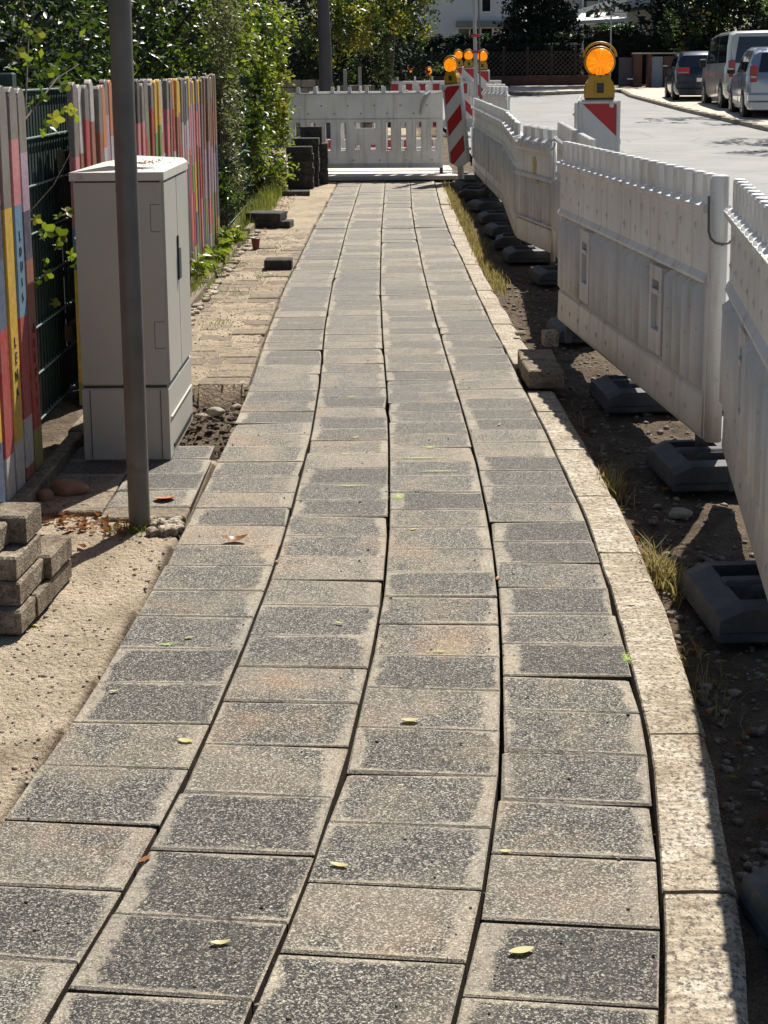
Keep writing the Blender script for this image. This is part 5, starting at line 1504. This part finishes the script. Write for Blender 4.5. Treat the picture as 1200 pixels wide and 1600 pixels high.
def blades(name, n_, area, zf, h0, h1, mat, lab=None, seed=0, parent=None, cat='grass', lean=.5, wd=.0035):
    g = random.Random(seed); m = MB()
    for i in range(n_):
        x, y = area(g); z = zf(x, y) - .005
        h_ = g.uniform(h0, h1); a_ = g.uniform(0, 6.28); l = g.uniform(.1, lean) * h_; w_ = wd * g.uniform(.6, 1.3)
        ca, sa = math.cos(a_), math.sin(a_); px_, py_ = -sa * w_, ca * w_
        b = len(m.v)
        m.v += [(x - px_, y - py_, z), (x + px_, y + py_, z), (x + ca * l * .4 - px_ * .7, y + sa * l * .4 - py_ * .7, z + h_ * .6), (x + ca * l * .4 + px_ * .7, y + sa * l * .4 + py_ * .7, z + h_ * .6), (x + ca * l * 1.2, y + sa * l * 1.2, z + h_)]
        m.f += [(b, b + 1, b + 3, b + 2), (b + 2, b + 3, b + 4)]; m.m += [0, 0]
    o = m.build(name, mat, parent); tag(o, lab, cat if lab else None, kind='stuff'); return o
def along(pts, sx, sy):
    def f(g):
        k = g.randrange(len(pts)); x, y = pts[k]; return x + g.gauss(0, sx), y + g.gauss(0, sy)
    return f
blades('grass', 2600, along([(-1.23, 9 + .35 * k) for k in range(22)], .035, .2), gz, .03, .12, M['grass'], 'green grass and weeds along the foot of the left fence', 5)
blades('tall_weeds', 1500, along([(-1.24, 13.2 + .25 * k) for k in range(13)], .06, .15), gz, .05, .20, M['grass'], 'tall grassy weeds under the bright climber', 6)
blades('kerbside_grass', 3600, along([(.77 + .03 * math.sin(k), 9.6 + .3 * k) for k in range(26)], .035, .16), gz, .02, .085, M['dry_grass'], 'dry grass strip along the outer side of the kerb', 7)
blades('dry_tuft', 260, along([(.80, 3.92), (.79, 4.02), (.82, 3.85)], .022, .05), gz, .03, .10, M['dry_grass'], 'dry grass tuft beside the kerb level with the block pile', 8, lean=.9)
blades('dry_tuft', 170, along([(.80, 4.78), (.79, 4.9)], .02, .05), gz, .03, .09, M['dry_grass'], 'dry tuft beside the kerb near the sun-striped foot', 9, lean=.9)
blades('dry_tuft', 150, along([(.76, 3.1), (.75, 3.3), (.80, 5.9), (.80, 5.3)], .03, .08), gz, .015, .06, M['dry_grass'], 'sparse dry stalks in the shaded soil right of the kerb', 10, lean=1.2, wd=.002)
blades('dry_tuft', 120, along([(-.81, 4.30), (-.84, 4.33), (-.78, 4.35)], .022, .02), gz, .01, .045, M['grass'], 'little weeds round the foot of the slim pole', 11, lean=1.0)
blades('joint_weeds', 500, along([(-1.0, 9.2), (-.95, 8.0), (-1.1, 7.4), (-.85, 9.9), (-1.05, 10.5), (-.9, 11.4)], .06, .12), gz, .008, .03, M['grass'], 'small weeds growing between the old pavers', 12, lean=1.0)
o = thing('weed', 'leafy green weed at the far foot of the board row', 'weed', (0, 0, 0))
leaf_cloud('foliage', o, [(-1.24, 10.6, .08, .06, .9, .08), (-1.22, 11.6, .10, .08, .5, .12), (-1.26, 9.6, .12, .03, .3, .12)], 700, .06, M['leaf_bright'], 61, clump=.05, shell=.1)
MB().tube([(-1.24, 10.6, .0), (-1.24, 10.65, .14)], .003, 5).build('stem', M['stem'], o)
def litter(name, n_, area, zf, size, mat, lab, seed):
    g = random.Random(seed); m = MB()
    for i in range(n_):
        x, y = area(g); z = zf(x, y) + .006; s_ = size * g.uniform(.5, 1.3); a_ = g.uniform(0, 6.28)
        ca, sa = math.cos(a_), math.sin(a_); t1, t2 = g.uniform(-.3, .5) * s_, g.uniform(0, .6) * s_
        b = len(m.v)
        for u_, v_, zz in ((-.5, 0, .1 * s_), (0, -.28, t1 * .5 + .1 * s_), (.5, 0, t2), (0, .28, .25 * s_), (0, 0, 0)):
            m.v.append((x + (u_ * ca - v_ * sa) * s_, y + (u_ * sa + v_ * ca) * s_, z + max(0, zz)))
        for q in ((0, 1, 4), (1, 2, 4), (2, 3, 4), (3, 0, 4)): m.f.append(tuple(b + k for k in q)); m.m.append(0)
    o = m.build(name, mat); return tag(o, lab, 'leaf litter', kind='stuff')
litter('leaf_litter', 120, along([(-1.15, 4.55), (-1.05, 4.45), (-.92, 4.36), (-.86, 4.30), (-1.2, 4.8)], .06, .05), gz, .035, M['dead_leaf'], 'brown dead leaves by the stones and the pole foot', 21)
litter('leaf_litter', 150, along([(.78, 1.6 + .35 * k) for k in range(14)], .09, .15), gz, .035, M['dead_leaf'], 'brown dead leaves in the dug soil right of the kerb', 22)
litter('leaf_litter', 26, along([(.80, 4.2), (.77, 4.9), (.70, 2.8), (.8, 3.6), (.9, 3.2)], .05, .2), gz, .028, M['leaf_yellow'], 'yellow leaves caught right of the kerb', 23)
litter('leaf_litter', 160, lambda g: (g.uniform(-.72, -.55) - .4, g.uniform(12.5, 17)), gz, .03, M['dead_leaf'], 'dead leaves on the sandy strip before the dark stack', 24)
litter('lid_litter', 110, lambda g: (-.90 + g.gauss(0, .04), 5.36 + g.gauss(0, .12)), lambda x, y: 1.079, .012, M['dead_leaf'], 'dry crumbs scattered on the lid of the cabinet', 25)

# ================================================================ BACKGROUND
# dark lamp post
x, y = -1.02, 26.0
o = MB().tube([(x + .02, y, prof(y) - .2), (x, y, prof(y) + 1.6), (x - .13, y, prof(y) + 6.5)], [.125, .115, .085], 16).build('lamp_post', M['dark_post'], smooth=True)
smooth_by_angle(o, 50); tag(o, 'dark tapering lamp post rising behind the slotted barrier', 'lamp post')
# low block walls left of the end of the path
def block_wall(x0, x1, y0, y1, h, lab, bl=.30, bh=.15):
    o = thing('garden_wall', lab, 'wall', (0, 0, 0), 0, 'low stone walls beyond the path')
    L = math.hypot(x1 - x0, y1 - y0); a_ = math.atan2(y1 - y0, x1 - x0); nr = int(h / bh)
    for r_ in range(nr):
        t = -(r_ % 2) * bl / 2
        while t < L:
            w_ = min(bl, L - t) - .015
            if w_ > .05 and t + w_ > .05:
                tt = max(t, 0); w_ = t + bl - .015 - tt if t < 0 else w_
                c_ = tt + w_ / 2; xx, yy = x0 + c_ * math.cos(a_), y0 + c_ * math.sin(a_)
                ob = MB().bbox((0, 0, 0), (w_, .22 + rnd.uniform(-.02, .02), bh - .012), .012).build('stone', M['old_wall'], o); ob.location = (xx, yy, prof(yy) + bh * (r_ + .5)); ob.rotation_euler = (0, 0, a_)
            t += bl
    MB().box(((x0 + x1) / 2, (y0 + y1) / 2, prof(y0) + nr * bh / 2), (L - .04, .16, nr * bh - .02), a_).build('mortar_core', M['stem'], o)
    return o
block_wall(-2.3, -1.15, 27.5, 27.0, 1.05, 'low limestone block wall left of the dark lamp post')
block_wall(-.86, -.15, 29.0, 28.7, 1.0, 'low limestone block wall right of the dark lamp post')
for i, xx in enumerate((-.70, -.42)):
    o = MB().bbox((xx * 1.03, 28.2, prof(28) + .6), (.07, .07, 1.25 + .1 * i), .01).build('garden_post', M['house_grey']); tag(o, ['short pale post against the block wall', 'taller pale post at the right end of the block wall'][i], 'post')
GT = 'trees beyond the end of the path'
bush('tree', 'leafy tree with yellowing leaves hanging over the end of the path', 'tree', (.1, 30.5, 5, .12),
     [(-.2, 28.4, 2.7, .9, 1.2, .75), (.55, 28.0, 3.0, .65, 1.0, .7), (-.9, 28.8, 2.6, .7, 1.0, .85), (.95, 27.6, 3.35, .45, .8, .6)],
     [(3800, .10, 'leaf_yellow', {'shell': .6, 'droop': .8}), (2800, .10, 'leaf_mid', {'shell': .3, 'droop': .5})], GT, 5, spread=1.6)
bush('tree', 'dark broadleaf tree behind the lamp post', 'tree', (-2.6, 29, 5, .14),
     [(-2.2, 28.6, 2.6, 1.1, 1.3, 1.5), (-3.6, 27, 3.0, 1.3, 1.6, 1.8), (-1.7, 30, 1.7, 1.0, 1.0, 1.0), (-1.2, 31, 3.2, 1.4, 1.3, 1.6)],
     [(9000, .11, 'leaf_far', {}), (2600, .10, 'leaf_mid', {'shell': .9}), (500, .10, 'leaf_silver', {'shell': .95, 'clump': .3})], GT, 6, spread=2)
bush('shrub', 'slender pale green upright shrub beside the path end', 'shrub', (.02, 28.0, 1.2, .03),
     [(.03, 28.0, 1.0, .19, .2, .62), (.06, 28.0, 1.75, .12, .14, .4)],
     [(1500, .055, 'leaf_mid', {'shell': .2, 'clump': .08, 'droop': -.8}), (450, .055, 'leaf_silver', {'shell': .6, 'clump': .08})], None, 7, limbs_=2, spread=.2)
bush('shrub', 'dark low shrub behind the block walls', 'shrub', (-.4, 31.5, 1.2, .05), [(-.4, 31.5, 1.3, 1.0, .6, .9), (.5, 32, 1.2, .5, .5, .8)], [(5200, .09, 'leaf_far', {'shell': .3})], None, 8)
bush('tree', 'tall dark green tree with small leaves left of the white house', 'tree', (.4, 36, 6, .16),
     [(-.6, 35.5, 3.4, 1.4, 1.2, 2.2), (.7, 36, 3.6, 1.0, 1.2, 1.6), (-.4, 36, 1.6, 1.3, 1.0, 1.0)],
     [(9000, .11, 'leaf_far', {'shell': .3}), (2600, .10, 'leaf_mid', {'shell': .9})], GT, 9, spread=2)
bush('tree', 'big dark tree filling the gap behind the left shrubs', 'tree', (-7, 36, 6, .2),
     [(-7, 36, 4.0, 4, 2.0, 4.0), (-4.2, 38, 3.6, 2.8, 2, 3.8), (-5, 26, 2.5, 2, 3, 3.0)],
     [(14000, .19, 'leaf_far', {'shell': .3, 'clump': .35})], GT, 10, spread=3)

# clipped dark hedge behind the lattice fence
def hedge(name, lab, x0, x1, y0, y1, z1, n_, size, mat, mat2=None, n2=0, seed=0, taper=.0, group=None):
    o = thing(name, lab, 'hedge', (0, 0, 0), 0, group)
    g = np.random.default_rng(seed)
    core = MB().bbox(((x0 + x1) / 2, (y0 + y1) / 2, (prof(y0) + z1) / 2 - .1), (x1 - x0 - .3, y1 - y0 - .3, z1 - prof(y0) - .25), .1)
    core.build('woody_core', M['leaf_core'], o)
    bl = []
    k = int((x1 - x0) / .7)
    for i in range(k):
        xx = x0 + (i + .5) * (x1 - x0) / k
        for zz in np.arange(prof(y0) + .3, z1 - .1, .55): bl.append((xx, y0 + .12, float(zz), .42, .14, .34))
        bl.append((xx, (y0 + y1) / 2, z1 - .1 + float(g.normal()) * .05, .45, (y1 - y0) / 2, .13))
    leaf_cloud('foliage', o, bl, n_, size, M[mat], seed, clump=.13, shell=.3)
    if mat2: leaf_cloud('foliage', o, [b for b in bl if b[2] > z1 - .15], n2, size, M[mat2], seed + 1, clump=.13, shell=.6)  # brighter top leaves put the sunlit look into the colour
    for i in range(3): MB().tube([(x0 + (i + .5) * (x1 - x0) / 3, y0 + .4, prof(y0) - .1), (x0 + (i + .5) * (x1 - x0) / 3, y0 + .4, prof(y0) + .5)], .04, 6).build('trunk', M['bark'], o)
    return o
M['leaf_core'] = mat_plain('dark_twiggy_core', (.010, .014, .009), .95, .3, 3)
hedge('hedge', 'long dark clipped hedge behind the lattice fence', .2, 8.6, 61.6, 63.0, 2.95, 15000, .16, 'leaf_far', 'leaf_mid', 900, 71)
hedge('hedge', 'green clipped thuja hedge below the white pergola', 8.7, 13.0, 62.0, 63.4, 3.35, 9000, .14, 'leaf_far', 'leaf_mid', 2600, 72)
hedge('hedge', 'dark hedge closing the view left of the lattice fence', -14, .0, 50, 51.6, 3.2, 12000, .2, 'leaf_far', None, 0, 73)
def conifer(x, y, h, r, lab, n_, seed, mat='leaf_far', size=.2, group=None, name='conifer'):
    o = thing(name, lab, 'conifer', (0, 0, 0), 0, group)
    MB().tube([(x, y, prof(y) - .1), (x, y, prof(y) + h * .9)], [r * .10 + .04, .03], 8).build('trunk', M['bark'], o)
    bl = []
    g = random.Random(seed)
    k = max(5, int(h / .7))
    for i in range(k):
        t = i / k; rr = r * (1 - t) ** .75 * g.uniform(.8, 1.1) + .08
        bl.append((x + g.uniform(-.1, .1) * r, y + g.uniform(-.1, .1) * r, prof(y) + .3 + t * h, rr, rr, h / k * .9))
    leaf_cloud('foliage', o, bl, n_, size, M[mat], seed, clump=.16 + r * .05, shell=.35, up=-.2, droop=1.0)
    return o
GC = 'conifers beyond the lattice fence'
conifer(6.75, 65.5, 9, 1.75, 'left one of the dark conifers beyond the lattice fence', 9000, 81, group=GC)
conifer(7.5, 64.6, 8.5, 1.6, 'right one of the dark conifers beyond the lattice fence', 9000, 82, group=GC)
conifer(10.95, 68.5, 3.6, .45, 'slim dark cypress standing by the pergola roof', 1600, 83, size=.12, group='cypresses by the pergola')
conifer(10.45, 69.5, 3.2, .5, 'second slim cypress, just left of the other', 1500, 84, size=.12, group='cypresses by the pergola')
# lattice fence on its low wall
o = thing('lattice_fence', 'dark wooden lattice fence on a low wall across the street', 'fence', (0, 0, 0))
y = 60.2
for i in range(9): MB().bbox((.6 + i * 1.0, y, prof(y) + .22), (.985, .25, .50), .01).build('base_wall', M['house_grey'] if False else M['brick_far'], o)
for i in range(10): MB().bbox((.1 + i * 1.0, y + .05, prof(y) + .9), (.09, .09, 1.5), .01).build('post', M['lattice'], o)
lm = MB(); zb, zt = prof(y) + .52, prof(y) + 1.45
xx = -.8
while xx < 9.0:
    for sg in (1, -1):
        xa, xb = xx, xx + .93
        p0, p1 = (xa, zb), (xb, zt)
        if sg < 0: p0, p1 = (xa, zt), (xb, zb)
        if p0[0] < .1 or p1[0] > 9.1: continue
        dx, dz = p1[0] - p0[0], p1[1] - p0[1]; l = math.hypot(dx, dz); nx_, nz_ = -dz / l * .022, dx / l * .022
        lm.prism([(p0[0] + nx_, p0[1] + nz_), (p0[0] - nx_, p0[1] - nz_), (p1[0] - nx_, p1[1] - nz_), (p1[0] + nx_, p1[1] + nz_)], y - .02 * sg - .012, y - .02 * sg + .008)
    xx += .2
tag(lm.build('lattice', M['lattice'], o), kind='stuff')
# gate pillars, door and wall
o = thing('brick_wall', 'dark brick wall with pillars and a blue-grey steel door', 'wall', (0, 0, 0))
y = 57.3; z = prof(y)
for xx, w_ in ((10.15, .34), (10.62, .16)): MB().bbox((xx, y, z + .66), (w_, .35, 1.32), .01).build('pillar', M['brick_far'], o)
MB().bbox((9.75, y + .1, z + .62), (.62, .06, 1.16), .01).build('dark_panel', M['dark_post'], o)
MB().bbox((10.95, y + .02, z + .62), (.44, .06, 1.20), .01).build('steel_door', M['door_blue'], o)
MB().bbox((12.1, y, z + .62), (1.8, .30, 1.22), .01).build('wall_section', M['brick_far'], o)
MB().bbox((11.5, y - .02, z + 1.345), (3.1, .42, .05), .01).build('coping', M['house_grey'], o)
MB().tube([(9.75, y - .1, z + .35), (10.0, y - .1, z + .35)], .03, 8).build('light_rail', M['white_paint'], o)
# street name sign
y = 55.0; xx = 8.72
o = thing('street_sign', 'small street name sign on a thin pole in front of the hedge', 'sign', (xx, y, prof(y)))
MB().tube([(0, 0, 0), (0, 0, 2.95)], .03, 8).build('pole', M['galv'], o)
MB().box((.33, 0, 2.84), (.60, .02, .15)).build('name_plate', M['house_trim'], o)
MB().box((.33, -.013, 2.84), (.44, .004, .03)).build('name_line', M['white_paint'], o)
# white house
def house(name, lab, x0, x1, y0, y1, h, wallm, wins, roof=None):
    o = thing(name, lab, 'house', (0, 0, 0))
    MB().bbox(((x0 + x1) / 2, (y0 + y1) / 2, prof(y0) + h / 2 - .2), (x1 - x0, y1 - y0, h + .4), .02).build('wall', M[wallm], o)
    for (a_, b_, c_, d_, kind_) in wins:
        if kind_ == 'band': MB().bbox(((a_ + b_) / 2, y0 - .25, (c_ + d_) / 2), (b_ - a_, .5, d_ - c_), .02).build('fascia_band', M['house_trim'], o); continue
        f_ = MB().holes(a_ - .07, b_ + .07, c_ - .07, d_ + .07, [(a_, b_, c_, d_)], y0 - .06, y0 + .02).build('window', M['white_paint'], o)
        MB().box(((a_ + b_) / 2, y0 - .015, (c_ + d_) / 2), (b_ - a_, .02, d_ - c_)).build('pane', M['glass'], f_)
        if kind_ == 'tri':
            for q in (1 / 3, 2 / 3): MB().box((lerp(a_, b_, q), y0 - .04, (c_ + d_) / 2), (.07, .04, d_ - c_)).build('mullion', M['white_paint'], f_)
    return o
h1_ = house('white_house', 'white rendered house with a dark window seen past the yellow tree', 2.2, 7.4, 78, 86, 9.0, 'house_white',
      [(5.42, 5.86, 4.75, 6.6, 'win'), (4.15, 5.95, 3.22, 3.85, 'tri'), (4.00, 7.2, 3.92, 4.25, 'band')])
h2_ = house('grey_house', 'grey rendered house with a dark upper window behind the pergola', 10.1, 15.5, 80, 90, 8.5, 'house_grey', [(11.15, 11.95, 5.0, 6.2, 'win'), (12.3, 12.9, 5.0, 6.2, 'win')])
MB().prism([(9.9, 4.6), (14.3, 5.9), (14.3, 5.55), (9.9, 4.25)], 78.6, 80.2).build('eaves', M['house_white'], h2_)
MB().prism([(9.9, 4.2), (13.5, 5.3), (13.5, 4.3), (9.9, 3.9)], 79.2, 80).build('lower_wall', M['house_white'], h2_)
o = thing('pergola', 'white flat-roofed pergola behind the green hedge', 'pergola', (0, 0, 0))
m = MB(); m.v = [(8.75, 66, 3.62), (11.2, 66, 3.72), (11.6, 69.5, 4.15), (9.6, 69.5, 4.1), (8.75, 66, 3.78), (11.2, 66, 3.88), (11.6, 69.5, 4.31), (9.6, 69.5, 4.26)]
m.f = [(3, 2, 1, 0), (4, 5, 6, 7), (0, 1, 5, 4), (1, 2, 6, 5), (2, 3, 7, 6), (3, 0, 4, 7)]; m.m = [0] * 6
m.build('roof', M['white_paint'], o)
for xx in (8.95, 10.3): MB().bbox((xx, 66.1, 2.3), (.14, .14, 2.7), .01).build('post', M['white_paint'], o)
o = thing('annex', 'white annex with a dark ribbed roof right of the pergola', 'building', (0, 0, 0))
MB().bbox((13.9, 73, 3.1), (3.6, 3, 5.0), .02).build('wall', M['house_white'], o)
MB().prism([(12.0, 4.35), (14.5, 4.7), (14.5, 4.85), (12.0, 4.5)], 70.2, 71.6).build('roof', M['roof'], o)
# trees right
GR = 'dark trees behind the parked cars'
bush('tree', 'dark round tree with lit left edge behind the blue-grey door', 'tree', (13.6, 59, 4, .2),
     [(12.9, 58.8, 3.6, 1.4, 1.2, 1.9), (14.2, 59, 4.0, 1.6, 1.4, 2.2), (13.2, 58.6, 2.4, 1.1, 1.0, .8)],
     [(9000, .17, 'leaf_far', {'shell': .3}), (3600, .14, 'leaf_mid', {'shell': .9}), (500, .14, 'leaf_yellow', {'shell': .98, 'clump': .4})], GR, 14, spread=2)
bush('tree', 'broad dark tree above the pale van', 'tree', (17, 58, 5, .25),
     [(16.3, 57, 3.8, 1.8, 1.5, 2.4), (18.6, 57, 4.0, 2.2, 1.6, 3.0), (17.2, 56.5, 2.0, 2.2, 1.2, 1.2), (21, 56, 4, 2.2, 1.6, 3.5)],
     [(12000, .18, 'leaf_far', {'shell': .3}), (1500, .14, 'leaf_mid', {'shell': .95})], GR, 15, spread=2.5)
bush('street_tree', 'street tree with orange and yellow leaves beyond the right edge', 'tree', (11.2, 34.5, 4.6, .13),
     [(8.1, 35.8, 5.2, 1.1, 1.4, .45), (10.2, 34.5, 6.0, 1.6, 1.8, 1.2), (12.6, 36, 6.2, 1.6, 1.8, 1.6), (10.6, 39.0, 3.5, .6, .8, .45)],
     [(4600, .13, 'leaf_mid', {'shell': .3}), (1600, .12, 'leaf_red', {'shell': .8})], 'street trees', 16, spread=2.4)
bush('street_tree', 'street tree with sparse green crown nearer the camera', 'tree', (9.6, 27.2, 4.2, .12),
     [(8.0, 28.0, 5.0, 1.0, 1.3, .40), (7.7, 25.4, 4.8, .9, .7, .3), (9.8, 27.4, 5.8, 1.3, 1.4, .8)],
     [(3600, .12, 'leaf_mid', {'shell': .3, 'clump': .22})], 'street trees', 17, spread=2.0)
bush('tree', 'huge dark tree shading the street before the lattice fence', 'tree', (.9, 64.5, 9, .35),
     [(5, 62, 10.5, 4.2, 3, 3.6), (6.5, 60.5, 13, 3.6, 3, 3), (1.5, 63, 9.5, 3, 2.5, 3), (9.5, 62.5, 10.5, 3, 2.5, 2.6)],
     [(12000, .42, 'leaf_far', {'shell': .3, 'clump': .6})], GT, 18, spread=4)

bush('tree', 'tall dark tree closing the view behind the right hand trees', 'tree', (18, 68, 8, .3),
     [(14, 67, 4.5, 3, 1.5, 4), (19, 66, 5, 3.5, 1.5, 5), (24, 64, 5, 3.5, 1.5, 5)],
     [(16000, .40, 'leaf_far', {'shell': .2, 'clump': .6})], GR, 19, spread=4)

# ================================================================ PARKED CARS
def car(name, lab, loc, rz, L, W, H_, belt, paint, van=False, kw=None):
    """rear at y=0, front at +y; x is across"""
    root = thing(name, lab, 'van' if van else 'car', loc, rz, 'vehicles parked along the right kerb')
    hw = W / 2
    wr = .32 if not van else .34
    zb = .20 if not van else .26
    wy = [.82 * (1 if not van else 1.1), L - .85]
    # stations: y, z of roof line, half-width factor, roof half width, rear lean handled by y shift
    if van:
        prof_up = [(0.0, belt + .02), (.10, H_ - .06), (.30, H_), (L * .5, H_ + .01), (L * .70, H_ - .05), (L * .80, H_ - .30), (L * .90, belt + .08), (L * .98, belt - .20), (L, belt - .35)]
    else:
        prof_up = [(0.0, belt - .10), (.06, belt), (.34, H_ - .14), (.62, H_ - .03), (L * .42, H_), (L * .55, H_ - .06), (L * .70, belt + .10), (L * .80, belt - .02), (L * .95, belt - .16), (L, belt - .36)]
    ys_ = sorted(set([p[0] for p in prof_up] + frange(0, L, .22)))
    v = []; f = []; rings = []
    NR = 15
    def section(y):
        top = interp(y, prof_up)
        e = min(1, min(y, L - y) / .35); wk = hw * (.90 + .10 * math.sin(min(1, e) * PI / 2))
        zt_ = max(top, zb + .25)
        bl_ = min(belt, zt_ - .03)
        pts = [(wk * .93, zb), (wk * .99, zb + .12), (wk, zb + (bl_ - zb) * .5), (wk * .985, bl_ - .06), (wk * .955, bl_)]
        up = zt_ - bl_
        rw = .76 if not van else .86
        if up > .15: pts += [(wk * lerp(.95, rw + .06, .55), bl_ + up * .55), (wk * (rw + .03), zt_ - .07), (wk * (rw - .08), zt_ - .015)]
        else: pts += [(wk * .90, bl_ + up * .5), (wk * .80, bl_ + up * .8), (wk * .6, zt_ - .005)]
        return pts, zt_
    for y in ys_:
        pts, zt_ = section(y)
        ring = [(x, z) for x, z in pts] + [(0, zt_)] + [(-x, z) for x, z in pts[::-1]]
        rings.append(len(v))
        for x, z in ring: v.append((x, y, z))
    nn = len(ring)
    for a_, b_ in zip(rings[:-1], rings[1:]):
        for k in range(nn - 1): f.append((a_ + k, a_ + k + 1, b_ + k + 1, b_ + k)[::-1])
        f.append((a_ + nn - 1, a_, b_, b_ + nn - 1)[::-1])
    f.append(tuple(rings[0] + k for k in range(nn))); f.append(tuple(rings[-1] + k for k in range(nn))[::-1])
    me = bpy.data.meshes.new('body'); me.from_pydata(v, [], f); me.materials.append(paint)
    body = link('body', me, root); 
    bmx = bmesh.new(); bmx.from_mesh(me); bmesh.ops.recalc_face_normals(bmx, faces=bmx.faces); bmx.to_mesh(me); bmx.free()
    smooth_by_angle(body, 32)
    # wheel arches and wheels
    for s_ in (-1, 1):
        for y in wy:
            MB().tube([(s_ * (hw - .10), y, wr + .02), (s_ * (hw + .004), y, wr + .02)], wr + .065, 24).build('wheel_arch', M['black_plastic'], body)
            wmk = MB().tube([(s_ * (hw - .20), y, wr), (s_ * (hw - .19), y, wr), (s_ * (hw + .010), y, wr), (s_ * (hw + .016), y, wr)], [wr - .02, wr, wr, wr - .025], 28).build('wheel', M['tyre'], root)
            rmk = MB().tube([(s_ * (hw + .012), y, wr), (s_ * (hw + .022), y, wr)], [wr * .64, wr * .58], 24).build('rim', M['rim'], wmk)
            for q in range(5):
                a_ = q * 2 * PI / 5
                MB().box((s_ * (hw + .026), y + math.cos(a_ + .6) * wr * .38, wr + math.sin(a_ + .6) * wr * .38), (.006, .05, .09)).build('spoke_gap', M['black_plastic'], rmk)
    # side windows follow the body side
    def side_patch(nm, y0, y1, z0f, z1f, s_, mat, off=.008, k=5, slant=0.0):
        m = MB()
        nz_ = 5
        for i in range(k + 1):
            for j in range(nz_):
                zf_ = lerp(z0f, z1f, j / (nz_ - 1))
                y = lerp(y0, y1, i / k)
                pts, zt_ = section(y)
                z_ = lerp(belt, zt_ - .06, zf_)
                x_ = None
                for (xa, za), (xb, zb_) in zip(pts[:-1], pts[1:]):
                    if za <= z_ <= zb_: x_ = lerp(xa, xb, (z_ - za) / (zb_ - za + 1e-9)); break
                if x_ is None: x_ = pts[-1][0]
                m.v.append((s_ * (x_ + off), y, z_))
        for i in range(k):
            for j in range(nz_ - 1):
                q = (i * nz_ + j, (i + 1) * nz_ + j, (i + 1) * nz_ + j + 1, i * nz_ + j + 1)
                m.f.append(q if s_ < 0 else q[::-1]); m.m.append(0)
        return m.build(nm, mat, body)
    if van: spans = [(.35, 1.75, 0), (1.85, 3.15, 0), (3.25, L * .78, 0)]
    else: spans = [(.62, L * .19 + .32, 0), (L * .19 + .40, L * .42, 0), (L * .42 + .07, L * .60, 0)]
    for s_ in (-1, 1):
        for a_, b_, sl in spans: side_patch('side_window', a_, b_, .06, .93, s_, M['glass'])
    # rear window, tail lamps, plate, bumper, spoiler
    def rear_pt(x, z):   # point on the sloping rear
        lo = [(p[1], p[0]) for p in prof_up[:4]]
        y = interp(z, sorted(lo)) if z > lo[0][0] else 0
        return (x, y - .012, z)
    rw_ = hw * (.72 if not van else .78)
    z0_, z1_ = belt + .04, H_ - (.17 if not van else .16)
    m = MB(); m.v = [rear_pt(-rw_, z0_), rear_pt(rw_, z0_), rear_pt(rw_ * .86, z1_), rear_pt(-rw_ * .86, z1_)]; m.f = [(0, 1, 2, 3)]; m.m = [0]
    m.build('rear_window', M['glass'], body)
    if kw.get('tailgate'):
        MB().bbox((0, -.004, belt - .18), (hw * 1.5, .02, .36), .01).build('tailgate', paint, body)
    for s_ in (-1, 1):
        tw, th_, tz = kw['lamp']
        t_ = MB().bbox((s_ * (hw * .93 - tw / 2), .03, tz), (tw, .10, th_), .02).build('tail_lamp', M['tail_red'], body)
        MB().bbox((s_ * (hw * .93 - tw / 2), -.022, tz - th_ * .2), (tw * .8, .01, th_ * .12), .003).build('reverse_lamp', M['galv'], t_)
        MB().bbox((s_ * (hw + .09), L * .62 if not van else L * .76, belt + .06), (.17, .09, .14 if not van else .24), .03).build('mirror', M['black_plastic'], body)
    MB().bbox((0, .0, .46 if not van else .52), (W * .97, .16, .20), .04).build('bumper', paint if not kw.get('darkb') else M['black_plastic'], body)
    pz = kw.get('plate', .62)
    MB().bbox((0, -.09 if pz < .6 else -.02, pz), (.50, .01, .11), .003).build('number_plate', M['plate'], body)
    MB().box((0, L / 2, .25), (W * .85, L * .9, .16)).build('underbody', M['black_plastic'], root)
    for a_ in ((spans[0][1] + .04), (spans[1][1] + .035)):
        for s_ in (-1, 1): MB().box((s_ * (hw * .995 + .001), a_, (zb + belt) / 2 + .04), (.006, .012, belt - zb - .14)).build('door_gap', M['black_plastic'], body)
    for s_ in (-1, 1):
        MB().bbox((s_ * (hw * 1.0 + .012), spans[1][0] + .16, belt - .12), (.02, .16, .025), .004).build('door_handle', paint, body)
    return root
xg = 9.28
car('parked_car', 'dark navy hatchback parked farthest along the right kerb', (9.42, 41.9, prof(42) + .02), R(-7), 4.2, 1.76, 1.48, .93, M['car_navy'], kw={'lamp': (.36, .20, .88), 'plate': .62, 'darkb': False})
car('parked_van', 'pale metallic van with a wide dark rear window parked between the two cars', (9.64, 36.3, prof(36.5) + .02), R(-5), 4.9, 1.90, 1.97, 1.12, M['car_beige'], True, kw={'lamp': (.16, .42, 1.02), 'plate': .78})
car('parked_car', 'silver hatchback with red tail lamp cut by the right edge', (8.88, 31.4, prof(31.5) + .02), R(-8), 4.3, 1.78, 1.60, .98, M['car_silver'], kw={'lamp': (.15, .36, .98), 'plate': .80})
print('objects', len(bpy.data.objects), 'tris ~', sum(len(o.data.polygons) for o in bpy.data.objects if o.type == 'MESH'))
